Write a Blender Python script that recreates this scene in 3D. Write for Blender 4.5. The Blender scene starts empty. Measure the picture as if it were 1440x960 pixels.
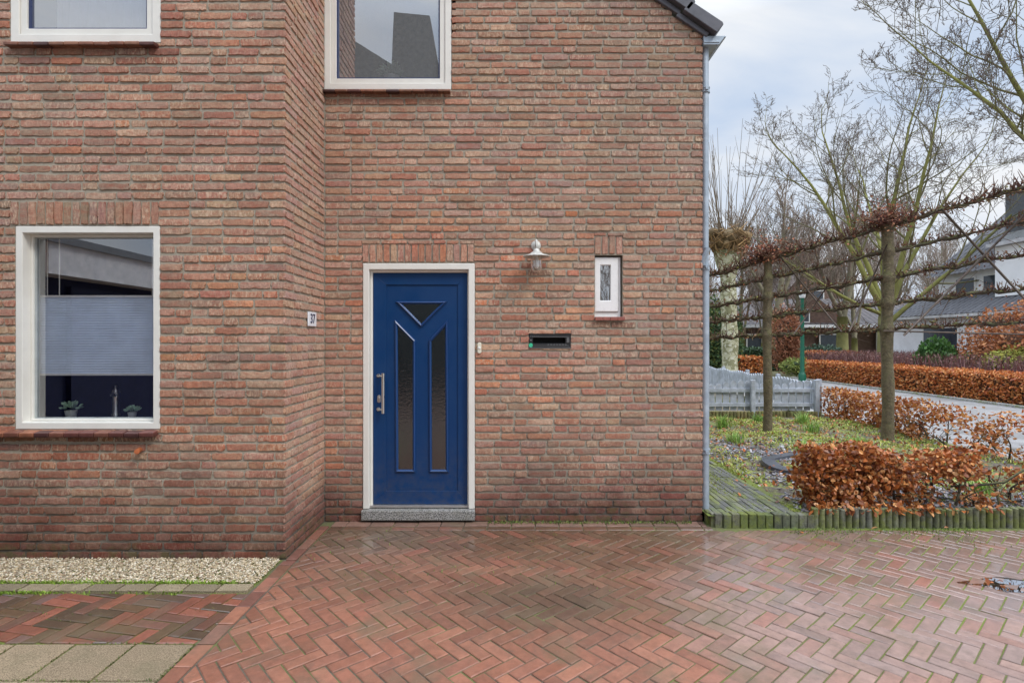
import bpy, math, random
import numpy as np
from mathutils import Vector
R = math.radians
rng = np.random.default_rng(7)
random.seed(7)
scene = bpy.context.scene
COL = scene.collection

# ------------------------------------------------------------------ helpers
F_PX = 774.0
CAM_H = 1.515
YM = F_PX / 167.0          # plane of the door wall
YL = F_PX / 202.0          # plane of the projecting wall
XC = -1.578                # the inner corner between both
XR = 1.605                 # right corner of the house
def wm(x): return (x - 720) / 167.0
def zm(y): return CAM_H - (y - 480) / 167.0
def wl(x): return (x - 720) / 202.0
def zl(y): return CAM_H - (y - 480) / 202.0

class MB:
    def __init__(s):
        s.V = []; s.C = []; s.n = 0; s.L = []; s.S = []; s.M = []
    def add(s, V, faces, col=(1, 1, 1, 1), m=0):
        """faces: an (n,k) array or a list of index lists"""
        V = np.asarray(V, float).reshape(-1, 3)
        col = np.asarray(col, float)
        if col.ndim == 1:
            if len(col) == 3: col = np.append(col, 1.0)
            col = np.tile(col, (len(V), 1))
        s.V.append(V); s.C.append(col)
        if isinstance(faces, np.ndarray):
            s.L.append((faces + s.n).ravel()); s.S.append(np.full(len(faces), faces.shape[1])); s.M.append(np.full(len(faces), m))
        else:
            s.L.append(np.array([i + s.n for f in faces for i in f], int)); s.S.append(np.array([len(f) for f in faces], int)); s.M.append(np.full(len(faces), m))
        s.n += len(V)
    def box(s, x0, x1, y0, y1, z0, z1, col=(1, 1, 1, 1), m=0):
        V = [(x0,y0,z0),(x1,y0,z0),(x1,y1,z0),(x0,y1,z0),(x0,y0,z1),(x1,y0,z1),(x1,y1,z1),(x0,y1,z1)]
        s.add(V, np.array([(0,3,2,1),(4,5,6,7),(0,1,5,4),(1,2,6,5),(2,3,7,6),(3,0,4,7)]), col, m)
    def ring_y(s, o, i, y0, y1, col=(1,1,1,1), m=0):
        """rectangular frame in the XZ plane, o and i = (x0,x1,z0,z1), front at y0"""
        def rect(r, y): return [(r[0],y,r[2]),(r[1],y,r[2]),(r[1],y,r[3]),(r[0],y,r[3])]
        V = rect(o,y0)+rect(i,y0)+rect(i,y1)+rect(o,y1)
        fs = []
        for a in range(4):
            b = (a+1) % 4
            fs += [(a,b,4+b,4+a),(4+a,4+b,8+b,8+a),(8+a,8+b,12+b,12+a),(12+a,12+b,b,a)]
        s.add(V, np.array(fs), col, m)
    def prism(s, poly, fn, d0, d1, col=(1,1,1,1), m=0):
        """poly 2D, fn(u,v,d) -> 3D point"""
        n = len(poly)
        V = [fn(u, v, d0) for u, v in poly] + [fn(u, v, d1) for u, v in poly]
        fs = [list(range(n)), list(range(2*n-1, n-1, -1))] + [[a, n+a, n+(a+1) % n, (a+1) % n] for a in range(n)]
        s.add(V, fs, col, m)
    def tube(s, pts, rad, k=8, col=(1,1,1,1), m=0, caps=True):
        P = np.asarray(pts, float); n = len(P)
        rad = np.broadcast_to(np.asarray(rad, float), (n,))
        T = np.gradient(P, axis=0); T /= (np.linalg.norm(T, axis=1, keepdims=True) + 1e-12)
        ref = np.array([0, 0, 1.0]) if abs(T[0, 2]) < .9 else np.array([1.0, 0, 0])
        A = np.cross(T, ref); A /= (np.linalg.norm(A, axis=1, keepdims=True) + 1e-9)
        B = np.cross(T, A)
        th = np.arange(k) * 2 * math.pi / k
        V = P[:, None] + rad[:, None, None] * (np.cos(th)[None, :, None] * A[:, None] + np.sin(th)[None, :, None] * B[:, None])
        i = np.arange(n - 1)[:, None] * k; j = np.arange(k)[None]
        j2 = (j + 1) % k
        Q = np.stack([i + j, i + j2, i + k + j2, i + k + j], -1).reshape(-1, 4)
        s.add(V.reshape(-1, 3), Q, col, m)
        if caps and k > 3:
            s.L.append(np.array(list(range(s.n - n*k, s.n - n*k + k)) + list(range(s.n - 1, s.n - k - 1, -1))))
            s.S.append(np.array([k, k])); s.M.append(np.array([m, m]))
    def lathe(s, prof, c, k=24, axis='z', col=(1,1,1,1), m=0):
        th = np.arange(k) * 2 * math.pi / k
        V = []
        for r, h in prof:
            for t in th:
                a, b = r*math.cos(t), r*math.sin(t)
                V.append((c[0]+a, c[1]+b, c[2]+h) if axis == 'z' else ((c[0]+a, c[1]+h, c[2]+b) if axis == 'y' else (c[0]+h, c[1]+a, c[2]+b)))
        n = len(prof)
        i = np.arange(n-1)[:, None]*k; j = np.arange(k)[None]; j2 = (j+1) % k
        s.add(V, np.stack([i+j, i+j2, i+k+j2, i+k+j], -1).reshape(-1, 4), col, m)
        s.L.append(np.array(list(range(s.n-n*k, s.n-n*k+k)) + list(range(s.n-k, s.n)))); s.S.append(np.array([k, k])); s.M.append(np.array([m, m]))
    def build(s, name, mats, parent=None, smooth=False, bevel=0, sharp=None):
        V = np.concatenate(s.V); Cc = np.concatenate(s.C)
        L = np.concatenate(s.L).astype(np.int32); S = np.concatenate(s.S).astype(np.int32); M = np.concatenate(s.M).astype(np.int32)
        loc = np.zeros(3)
        if parent is None:
            loc = np.array([(V[:,0].min()+V[:,0].max())/2, (V[:,1].min()+V[:,1].max())/2, V[:,2].min()])
            V = V - loc
        me = bpy.data.meshes.new(name)
        me.vertices.add(len(V)); me.vertices.foreach_set('co', V.astype(np.float32).ravel())
        me.loops.add(len(L)); me.loops.foreach_set('vertex_index', L)
        me.polygons.add(len(S)); st = np.zeros(len(S), np.int32); st[1:] = np.cumsum(S)[:-1]
        me.polygons.foreach_set('loop_start', st)
        try: me.polygons.foreach_set('loop_total', S)
        except Exception: pass
        me.polygons.foreach_set('material_index', M)
        if not isinstance(mats, (list, tuple)): mats = [mats]
        for q in mats: me.materials.append(q)
        a = me.attributes.new('col', 'FLOAT_COLOR', 'POINT'); a.data.foreach_set('color', Cc.astype(np.float32).ravel())
        me.polygons.foreach_set('use_smooth', np.full(len(S), bool(smooth)))
        me.update(calc_edges=True); me.validate()
        if smooth and sharp: me.set_sharp_from_angle(angle=R(sharp))
        o = bpy.data.objects.new(name, me); COL.objects.link(o)
        if parent is None: o.location = loc
        else:
            o.parent = parent; w = WT.get(parent.name)
            if w is not None: o.location = -Vector(w)
        if bevel:
            b = o.modifiers.new('edge', 'BEVEL'); b.width = bevel; b.segments = 2; b.limit_method = 'ANGLE'; b.angle_limit = R(35)
        return o
WT = {}
def thing(name, label, cat, loc, group=None):
    o = bpy.data.objects.new(name, None); COL.objects.link(o); o.location = loc; o.empty_display_size = .2
    WT[o.name] = tuple(loc)
    return tag(o, label, cat, group)
def tag(o, label, cat, group=None, kind=None):
    o['label'] = label; o['category'] = cat
    if group: o['group'] = group
    if kind: o['kind'] = kind
    return o
def struct(o, label=None):
    o['kind'] = 'structure'
    return o
def dup(root, loc, rotz=0, scale=1, label=None):
    r = root.copy(); COL.objects.link(r); r.location = loc; r.rotation_euler = (0, 0, rotz); r.scale = (scale,)*3
    if label: r['label'] = label
    for ch in list(root.children):
        c = ch.copy(); COL.objects.link(c); c.parent = r
        for g in list(ch.children):
            d = g.copy(); COL.objects.link(d); d.parent = c
    return r

# ------------------------------------------------------------------ materials
class N:
    def __init__(s, name):
        s.m = bpy.data.materials.new(name); s.m.use_nodes = True
        s.t = s.m.node_tree; s.b = s.t.nodes['Principled BSDF']; s.out = s.t.nodes['Material Output']
        s.tc = s.t.nodes.new('ShaderNodeTexCoord')
    def n(s, typ, **kw):
        o = s.t.nodes.new('ShaderNode' + typ)
        for k, v in kw.items(): setattr(o, k, v)
        return o
    def l(s, a, b): s.t.links.new(a, b)
    def noise(s, scale, detail=4, rough=.6, stretch=None, dist=0):
        x = s.n('TexNoise'); x.inputs['Scale'].default_value = scale; x.inputs['Detail'].default_value = detail; x.inputs['Roughness'].default_value = rough
        x.inputs['Distortion'].default_value = dist
        src = s.tc.outputs['Object']
        if stretch:
            mp = s.n('Mapping'); mp.inputs['Scale'].default_value = stretch; s.l(src, mp.inputs[0]); src = mp.outputs[0]
        s.l(src, x.inputs['Vector']); return x.outputs['Fac']
    def ramp(s, f, a, b, va=0.0, vb=1.0):
        x = s.n('MapRange'); x.inputs['From Min'].default_value = a; x.inputs['From Max'].default_value = b
        x.inputs['To Min'].default_value = va; x.inputs['To Max'].default_value = vb; s.l(f, x.inputs['Value']); return x.outputs['Result']
    def math(s, op, a, b):
        x = s.n('Math', operation=op)
        for i, v in enumerate((a, b)):
            if isinstance(v, (int, float)): x.inputs[i].default_value = v
            else: s.l(v, x.inputs[i])
        return x.outputs[0]
    def mix(s, f, a, b, typ='MIX'):
        x = s.n('Mix', data_type='RGBA', blend_type=typ)
        for i, v in ((0, f), (6, a), (7, b)):
            if isinstance(v, (int, float)): x.inputs[i].default_value = v
            elif isinstance(v, tuple): x.inputs[i].default_value = (v + (1,))[:4]
            else: s.l(v, x.inputs[i])
        return x.outputs[2]
    def gray(s, f):
        x = s.n('CombineColor')
        for i in range(3): s.l(f, x.inputs[i])
        return x.outputs[0]
    def attr(s):
        x = s.n('Attribute'); x.attribute_name = 'col'; return x
    def bump(s, h, strength=.3, dist=.01):
        x = s.n('Bump'); x.inputs['Strength'].default_value = strength; x.inputs['Distance'].default_value = dist
        s.l(h, x.inputs['Height']); s.l(x.outputs[0], s.b.inputs['Normal'])
    def base(s, c):
        if isinstance(c, tuple): s.b.inputs['Base Color'].default_value = (c + (1,))[:4]
        else: s.l(c, s.b.inputs['Base Color'])
    def rough(s, r):
        if isinstance(r, (int, float)): s.b.inputs['Roughness'].default_value = r
        else: s.l(r, s.b.inputs['Roughness'])

def simple(name, c, rough=.6, metal=0, var=.15, scale=12, bump=0, bscale=150, dirt=None, coat=0, spec=None):
    k = N(name)
    f = k.ramp(k.noise(scale, 5, .65), .3, .7, 1-var, 1+var)
    cc = k.mix(1.0, c, k.gray(f), 'MULTIPLY')
    if dirt:
        d = k.ramp(k.noise(dirt[1], 6, .7), .48, .72, 0, dirt[2]); cc = k.mix(d, cc, dirt[0])
    k.base(cc); k.b.inputs['Metallic'].default_value = metal
    k.rough(k.ramp(k.noise(scale*2.3, 4), .3, .7, max(.02, rough-.08), min(1, rough+.08)))
    if bump: k.bump(k.noise(bscale, 4, .6), bump, .004)
    if coat: k.b.inputs['Coat Weight'].default_value = coat
    if spec is not None: k.b.inputs['Specular IOR Level'].default_value = spec
    return k.m

def attr_mat(name, rough=.6, var=.2, scale=20, bump=0, bscale=150, trans=0, moss=0, spec=None, bdist=.004):
    k = N(name); a = k.attr()
    f = k.ramp(k.noise(scale, 5, .65), .25, .75, 1-var, 1+var)
    c = k.mix(1.0, a.outputs['Color'], k.gray(f), 'MULTIPLY')
    if moss:
        g = k.n('NewGeometry'); sx = k.n('SeparateXYZ'); k.l(g.outputs['Normal'], sx.inputs[0])
        mm = k.math('MULTIPLY', k.ramp(sx.outputs[2], -.2, .8), k.ramp(k.noise(9, 5), .4, .6, 0, moss))
        c = k.mix(mm, c, (.20, .24, .04))
    k.base(c); k.rough(rough)
    if spec is not None: k.b.inputs['Specular IOR Level'].default_value = spec
    if bump: k.bump(k.noise(bscale, 4, .65), bump, bdist)
    if trans:
        tl = k.n('BsdfTranslucent'); k.l(c, tl.inputs[0]); mx = k.n('MixShader'); mx.inputs[0].default_value = trans
        k.l(k.b.outputs[0], mx.inputs[1]); k.l(tl.outputs[0], mx.inputs[2]); k.l(mx.outputs[0], k.out.inputs[0])
    return k.m

def glass_mat(name, tint=(.9,.93,.95), lo=.10, hi=.9, rough=0.0, rcol=(.95, .97, 1), tex=0, haze=None):
    k = N(name); k.t.nodes.remove(k.b)
    lw = k.n('LayerWeight'); lw.inputs['Blend'].default_value = .25
    f = k.ramp(lw.outputs['Fresnel'], 0, 1, lo, hi)
    tr = k.n('BsdfTransparent'); tr.inputs[0].default_value = tint + (1,)
    gl = k.n('BsdfGlossy'); gl.inputs['Roughness'].default_value = rough; gl.inputs['Color'].default_value = rcol + (1,)
    bp = k.n('Bump'); bp.inputs['Strength'].default_value = .35 if tex else .02; bp.inputs['Distance'].default_value = .004; k.l(k.noise(tex or 1.6, 3), bp.inputs['Height']); k.l(bp.outputs[0], gl.inputs['Normal'])
    mx = k.n('MixShader'); k.l(f, mx.inputs[0]); k.l(tr.outputs[0], mx.inputs[1]); k.l(gl.outputs[0], mx.inputs[2]); k.l(mx.outputs[0], k.out.inputs[0])
    if haze:
        df = k.n('BsdfDiffuse'); df.inputs[0].default_value = haze[0] + (1,); m2 = k.n('MixShader'); k.l(k.ramp(k.noise(900, 2, .5, stretch=(1, 1, 1)), .3, .7, haze[1]*.8, haze[1]*1.2), m2.inputs[0]); k.l(mx.outputs[0], m2.inputs[1]); k.l(df.outputs[0], m2.inputs[2]); k.l(m2.outputs[0], k.out.inputs[0])
    return k.m

def brick_mat():
    k = N('handmade_brick'); a = k.attr(); col = a.outputs['Color']; rnd = a.outputs['Alpha']
    f = k.ramp(k.noise(55, 8, .8), .30, .70, .56, 1.42)
    c = k.mix(1.0, col, k.gray(f), 'MULTIPLY')
    # sandy creases of a hand moulded brick
    rc = k.ramp(k.noise(1.0, 5, .65, stretch=(13, 13, 34), dist=.4), .47, .66, 0, .62)
    c = k.mix(rc, c, (.33, .105, .065))
    cr = k.ramp(k.noise(1.0, 4, .6, stretch=(70, 70, 26), dist=.8), .47, .66)
    cr = k.math('MULTIPLY', cr, k.ramp(rnd, .2, .98, .10, .80))
    c = k.mix(cr, c, (.64, .48, .34))
    dk = k.ramp(k.noise(1.0, 4, .6, stretch=(60, 60, 35)), .58, .74, 0, .55)
    c = k.mix(dk, c, (.17, .095, .075))
    gb = k.ramp(k.noise(2.6, 6, .7), .50, .70, 0, .40)
    c = k.mix(gb, c, (.17, .125, .10))
    sp = k.ramp(k.noise(170, 3, .7), .62, .75, 0, .35)
    c = k.mix(sp, c, (.10, .07, .06))
    sx = k.n('SeparateXYZ'); k.l(k.tc.outputs['Object'], sx.inputs[0])
    zz = k.math('ADD', sx.outputs[2], k.ramp(k.noise(2.2, 5), .3, .7, -.16, .16))
    c = k.mix(k.ramp(zz, .66, .08, 0, 1.0), c, k.mix(1.0, c, (.42, .32, .33), 'MULTIPLY'))
    gm = k.math('MULTIPLY', k.ramp(zz, .16, .0), k.ramp(k.noise(14, 5), .45, .62, 0, .6))
    c = k.mix(gm, c, (.075, .085, .03))
    k.base(c); k.rough(.85); k.b.inputs['Specular IOR Level'].default_value = .25
    h = k.math('ADD', k.math('MULTIPLY', k.noise(70, 5, .7), .7), k.math('MULTIPLY', k.noise(1.0, 3, .5, stretch=(110, 110, 30)), .6))
    k.bump(h, .7, .006)
    return k.m
def mortar_mat():
    k = N('mortar'); c = k.mix(k.noise(35, 6, .7), (.25, .22, .17), (.50, .45, .36))
    sx = k.n('SeparateXYZ'); k.l(k.tc.outputs['Object'], sx.inputs[0])
    zz = k.math('ADD', sx.outputs[2], k.ramp(k.noise(2.2, 5), .3, .7, -.15, .15))
    c = k.mix(k.ramp(zz, .55, .05, 0, .9), c, (.095, .08, .068))
    k.base(c); k.rough(.95); k.bump(k.noise(160, 5, .7), .8, .006); k.b.inputs['Specular IOR Level'].default_value = .15
    return k.m
def paver_mat():
    k = N('clay_paver'); a = k.attr(); col = a.outputs['Color']; wet = a.outputs['Alpha']
    c = k.mix(1.0, col, k.gray(k.ramp(k.noise(22, 6, .7), .25, .75, .72, 1.28)), 'MULTIPLY')
    big = k.noise(2.6, 6, .65)
    c = k.mix(k.ramp(big, .5, .70, 0, .55), c, (.13, .09, .055))
    c = k.mix(k.ramp(k.noise(1.3, 6, .7), .52, .70, 0, .55), c, (.16, .12, .07))
    c = k.mix(k.ramp(k.noise(9, 6, .75), .56, .72, 0, .5), c, (.10, .07, .05))
    c = k.mix(k.ramp(k.noise(120, 3, .7), .6, .76, 0, .4), c, (.36, .27, .21))
    k.base(c)
    w = k.math('ADD', wet, k.ramp(k.noise(3.2, 7, .75), .32, .68, -.48, .34))
    k.rough(k.ramp(w, .0, .95, .72, .30))
    k.l(k.ramp(w, .35, .95), k.b.inputs['Coat Weight']); k.b.inputs['Coat Roughness'].default_value = .09; k.b.inputs['Coat IOR'].default_value = 1.6
    h = k.math('ADD', k.math('MULTIPLY', k.noise(90, 5, .7), .5), k.math('MULTIPLY', k.noise(14, 3, .5), .8))
    k.bump(h, .35, .006)
    return k.m
def joint_mat():
    k = N('mossy_joint'); c = k.mix(k.noise(40, 5, .7), (.045, .035, .025), (.17, .14, .10))
    sx = k.n('SeparateXYZ'); k.l(k.tc.outputs['Object'], sx.inputs[0])
    mf = k.math('ADD', k.ramp(k.noise(2.2, 6, .7), .36, .58, 0, 1.0), k.ramp(sx.outputs[0], -2.6, 0.5, -.45, .55)); mf.node.use_clamp = True
    c = k.mix(mf, c, k.mix(k.noise(60, 4), (.07, .10, .015), (.20, .24, .04)))
    k.base(c); k.rough(.9); k.bump(k.noise(140, 4, .7), .6, .006); return k.m

M_brick = brick_mat(); M_mortar = mortar_mat(); M_paver = paver_mat(); M_joint = joint_mat()
M_white = simple('white_paint', (.74, .72, .66), .38, var=.04, scale=6, dirt=((.50, .46, .38), 2.5, .12))
M_white2 = simple('white_plastic', (.80, .79, .77), .3, var=.03)
M_blue = simple('blue_paint', (.0028, .026, .108), .40, spec=.35, var=.10, scale=9, bump=.08, bscale=260, dirt=((.02, .06, .17), 7, .25))
_k = N('blue_door_paint'); _c = _k.mix(_k.ramp(_k.noise(6, 6, .7), .45, .75, 0, .35), (.0026, .036, .126), (.010, .055, .15))
_sx = _k.n('SeparateXYZ'); _k.l(_k.tc.outputs['Object'], _sx.inputs[0])
_d = _k.math('MULTIPLY', _k.ramp(_sx.outputs[2], .75, .08, 0, .55), _k.ramp(_k.noise(13, 6, .75), .40, .66)); _c = _k.mix(_d, _c, (.075, .075, .085)); _k.base(_c)
_k.rough(_k.ramp(_k.noise(8, 5), .3, .7, .30, .50)); _k.bump(_k.noise(240, 3), .06, .003); _k.b.inputs['Specular IOR Level'].default_value = .35; M_blue = _k.m
M_bluetrim = simple('blue_trim_paint', (.006, .042, .150), .34, var=.0, scale=1)
M_sash = simple('navy_sash', (.03, .045, .12), .35, var=.1)
M_steel = simple('brushed_steel', (.66, .66, .64), .30, 1, var=.04, scale=3)
M_zinc = simple('zinc', (.34, .40, .46), .5, .4, var=.16, scale=7, dirt=((.62, .66, .70), 9, .5))
M_galv = simple('galvanised_lamp', (.54, .53, .49), .55, .25, var=.15, scale=30)
M_tile = attr_mat('sill_tile', .40, .4, 22, .25, 90)
M_granite = attr_mat('granite', .5, .25, 40); 
def granite():
    k = N('granite_threshold'); f = k.noise(110, 2, .9)
    c = k.mix(k.ramp(f, .45, .55), (.05, .05, .05), (.42, .41, .385)); k.base(k.mix(k.ramp(k.noise(12, 4), .45, .7, 0, .5), c, (.20, .19, .15))); k.rough(.55); return k.m
M_granite = granite()
M_glass = glass_mat('window_glass', (1.0, 1.0, 1.0), .24, .85)
M_glassu = glass_mat('upper_glass', (.92, .94, .97), .52, .95, haze=((.30, .31, .32), .26))
M_glassd = glass_mat('door_glass', (.25, .27, .25), .26, .9, .10, (.55, .66, .70), 45)
M_jar = glass_mat('lamp_glass', (.93, .94, .92), .12, .8, .05)
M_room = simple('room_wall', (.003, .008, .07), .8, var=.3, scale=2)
M_black = simple('black_plastic', (.012, .012, .013), .38, var=.2)
M_hole = simple('black_void', (.002, .002, .002), .9, var=0)
M_grey = simple('grey_plastic', (.12, .12, .12), .4, var=.15)
M_green = simple('green_sticker', (.05, .50, .27), .4, var=.05)
M_cream = simple('cream_plastic', (.72, .69, .56), .35, var=.05)
M_enamel = simple('enamel', (.80, .82, .85), .2, var=.03)
M_ink = simple('navy_enamel', (.01, .02, .09), .25, var=.05)
M_rooft = simple('dark_roof_tile', (.085, .085, .10), .38, var=.25, scale=8, bump=.15, bscale=90)
M_roofw = attr_mat('house_roof_tile', .6, .35, 3.0, .2, 40)
M_blind = simple('pleated_fabric', (.76, .85, .98), .8, var=.1, scale=5)
M_net = simple('net_curtain', (.80, .81, .88), .9, var=.12, scale=6)
M_terra = simple('terracotta', (.42, .12, .04), .6, var=.2)
M_succ = simple('succulent', (.45, .66, .50), .6, var=.3, scale=30)
M_pot = simple('pale_pot', (.75, .78, .75), .5, var=.1)
M_leafb = attr_mat('beech_leaf', .42, .25, 60, trans=.2, spec=.5)
M_leaffar = attr_mat('leaf', .6, .25, 8, trans=.2)
M_bark = attr_mat('bark', .85, .55, 22, 1.0, 38, moss=.5, bdist=.02)
M_twig = attr_mat('twig', .8, .3, 9, moss=.35)
M_bgtwig = attr_mat('branch', .85, .25, 2)
M_slate = attr_mat('slate', .34, .3, 60)
M_pebble = attr_mat('pebble', .6, .2, 90)
def conc():
    k = N('mossy_concrete'); a = k.attr()
    c = k.mix(1.0, a.outputs['Color'], k.gray(k.ramp(k.noise(26, 6, .75), .28, .72, .35, 1.7)), 'MULTIPLY')
    c = k.mix(k.ramp(k.noise(7, 6, .75), .46, .60, 0, .8), c, (.15, .17, .03))
    c = k.mix(k.ramp(k.noise(17, 6, .75), .55, .66, 0, .7), c, (.035, .035, .03))
    c = k.mix(k.ramp(k.noise(60, 4, .7), .60, .70, 0, .5), c, (.30, .29, .24))
    k.base(c); k.rough(.9); k.bump(k.noise(80, 5, .7), .7, .006); return k.m
M_conc = conc()
M_fence = simple('grey_stained_wood', (.37, .40, .45), .7, var=.25, scale=9, bump=.4, bscale=60, dirt=((.20, .22, .20), 4, .5))
M_log = attr_mat('log_edging', .85, .4, 20, moss=.5)
M_rust = simple('dark_steel_rod', (.10, .075, .06), .55, .3, var=.4, scale=14)
M_pole = simple('green_pole', (.004, .10, .055), .35, var=.12)
M_render = simple('white_render', (.88, .89, .91), .8, var=.06, scale=2, dirt=((.5,.5,.48), .8, .3))
M_pane = simple('dark_window', (.04, .05, .065), .12, var=.3, scale=2)
M_brown = simple('brown_brick', (.14, .085, .065), .85, var=.3, scale=6)
M_liner = simple('slate_grey_plastic', (.065, .072, .088), .35, var=.25, scale=18)
M_water = glass_mat('puddle_water', (.55, .50, .46), .62, 1.0, .015)

def ground_mat(name, cols, scale, rough=.9, bump=.8, bscale=30, bdist=.03):
    k = N(name); c = k.mix(k.noise(scale, 7, .7), cols[0], cols[1])
    if len(cols) > 2: c = k.mix(k.ramp(k.noise(scale*.37, 6, .7), .44, .58), c, cols[2])
    if len(cols) > 3: c = k.mix(k.ramp(k.noise(scale*2.1, 5, .7), .52, .66, 0, .8), c, cols[3])
    k.base(c); k.rough(rough); k.bump(k.noise(bscale, 6, .7), bump, bdist); return k.m
M_soil = ground_mat('garden_soil', [(.055, .045, .036), (.17, .14, .115), (.20, .23, .05), (.30, .26, .18)], 9, bscale=40)
M_street = ground_mat('street_paving', [(.24, .235, .23), (.33, .325, .32), (.20, .195, .19)], 3, .55, .2, 50, .004)
M_land = ground_mat('grassy_land', [(.06, .075, .02), (.13, .13, .05), (.15, .12, .07)], 1.5)
M_asph = ground_mat('plain_paving', [(.20, .11, .08), (.26, .15, .115)], 8, .6, .2, 60, .004)

def sm(a, b, x):
    t = min(1, max(0, (x-a)/(b-a))); return t*t*(3-2*t)
# ------------------------------------------------------------------ brickwork
def row_noise(x, z, s=0): return math.sin(x*2.1+s)*math.cos(z*1.7+s*1.3) + .6*math.sin(x*4.7-z*3.1+s*2)
PAL = np.array([(.42,.205,.145), (.39,.17,.115), (.45,.165,.095), (.34,.215,.165), (.31,.18,.14), (.48,.29,.20), (.37,.135,.095), (.43,.26,.195)])
PAL = PAL*.72 + PAL[:2].mean(0)*.28
PAL = PAL*np.array([1.09, 1.20, 1.17])
def fbm(x, z):
    return (math.sin(x*1.3+.7*math.sin(z*1.1+2))+math.sin(z*1.9-x*.8+1)+.7*math.sin(x*3.1+z*2.3)+.5*math.sin(x*6.1-z*5.2+.5)+.4*math.sin(x*11+z*9))/3.6
SHADE_BANDS = []
def brick_color(u, z, warm):
    w = np.array([3.2, 2.0, .8, 1.6, 1.3, 1.6, .9, 2.2])
    t = row_noise(u, z) + (0 if warm == 'side' else warm)
    w[2] *= math.exp(.9*t); w[6] *= math.exp(.7*t); w[0] *= math.exp(.1*t); w[3] *= math.exp(-.5*t); w[7] *= math.exp(-.4*t)
    c = PAL[rng.choice(8, p=w/w.sum())] * rng.uniform(.84, 1.14)
    g = fbm(u, z) + rng.normal(0, .16)
    # grey brown weathering in blotches, stronger high up and to the right, pale zone by the inner corner, fired orange lower down
    k = min(.72, max(0, .75*(g-.0)) + .38*sm(-.5, 1.3, u)*sm(1.9, 3.0, z) + .18*sm(.2, 1.4, u)*(u < XR))
    c = c*(1-k)+np.array([.255, .18, .135])*k
    pale = .35*math.exp(-(((u+1.1)/.5)**2+((z-2.9)/.8)**2))+.25*math.exp(-(((u+1.35)/.5)**2+((z-1.0)/.7)**2)); c = c*(1-pale)+np.array([.47,.28,.20])*pale
    if -.35 < g < .1 and .6 < z < 2.6 and rng.random() < .3: c = c*np.array([1.14, .92, .78])
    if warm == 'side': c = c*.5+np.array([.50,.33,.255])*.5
    elif z < 1.75 and u < XC: c = c*(1-.16*sm(1.75, 1.2, z))
    for a, b, zz in SHADE_BANDS:  # contact shade below sills and wall lamp, darkened into the brick colour
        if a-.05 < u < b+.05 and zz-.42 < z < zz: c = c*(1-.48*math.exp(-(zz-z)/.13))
    return np.append(c * np.array([1, rng.uniform(.94, 1.06), rng.uniform(.92, 1.08)]), rng.random())
NU, NZ = 15, 6
_q = np.array([(i*NZ+j, (i+1)*NZ+j, (i+1)*NZ+j+1, i*NZ+j+1) for i in range(NU-1) for j in range(NZ-1)])
def lay_brick(mb, u0, u1, z0, z1, fn, warm=0, depth=.0135):
    L, H = u1-u0, z1-z0
    b = min(.0020, L*.12, H*.2)
    us = np.array([u0, u0+b] + [u0 + L*q for q in (.06, .14, .23, .33, .43, .52, .61, .70, .79, .87, .94)] + [u1-b, u1])
    zs = np.array([z0, z0+b, z0+H*.34, z0+H*.68, z1-b, z1])
    U, Z = np.meshgrid(us, zs, indexing='ij')
    D = rng.normal(0, .0009, U.shape) + rng.normal(0, .0022)
    ring = np.zeros(U.shape, bool); ring[0] = ring[-1] = True; ring[:, 0] = ring[:, -1] = True
    D[ring] = depth
    # wavy hand moulded outline
    wv = rng.normal(0, .0019, NU); wv2 = rng.normal(0, .0016, NU); D[1:-1, NZ-2] += .0012; D[1:-1, 1] += rng.uniform(0, .0008)
    for j, w_ in ((0, wv), (1, wv), (NZ-2, wv2), (NZ-1, wv2)): Z[:, j] += w_
    Z += rng.normal(0, .0012) + (U-u0)*rng.normal(0, .006)
    e1, e2 = rng.normal(0, .0026, NZ), rng.normal(0, .0026, NZ)
    U[0] += e1; U[1] += e1; U[-1] += e2; U[-2] += e2
    cr = rng.uniform(.001, .0065)
    for i, j, si, sj in ((1,1,1,1), (1,NZ-2,1,-1), (-2,1,-1,1), (-2,NZ-2,-1,-1), (0,0,1,1), (0,NZ-1,1,-1), (-1,0,-1,1), (-1,NZ-1,-1,-1)):
        U[i, j] += si*cr*.6; Z[i, j] += sj*cr*.6; D[i, j] += .001
    V = fn(U.ravel(), Z.ravel(), D.ravel())
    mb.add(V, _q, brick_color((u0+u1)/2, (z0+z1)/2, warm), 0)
PITCH = .0626; BH = .0462
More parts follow.
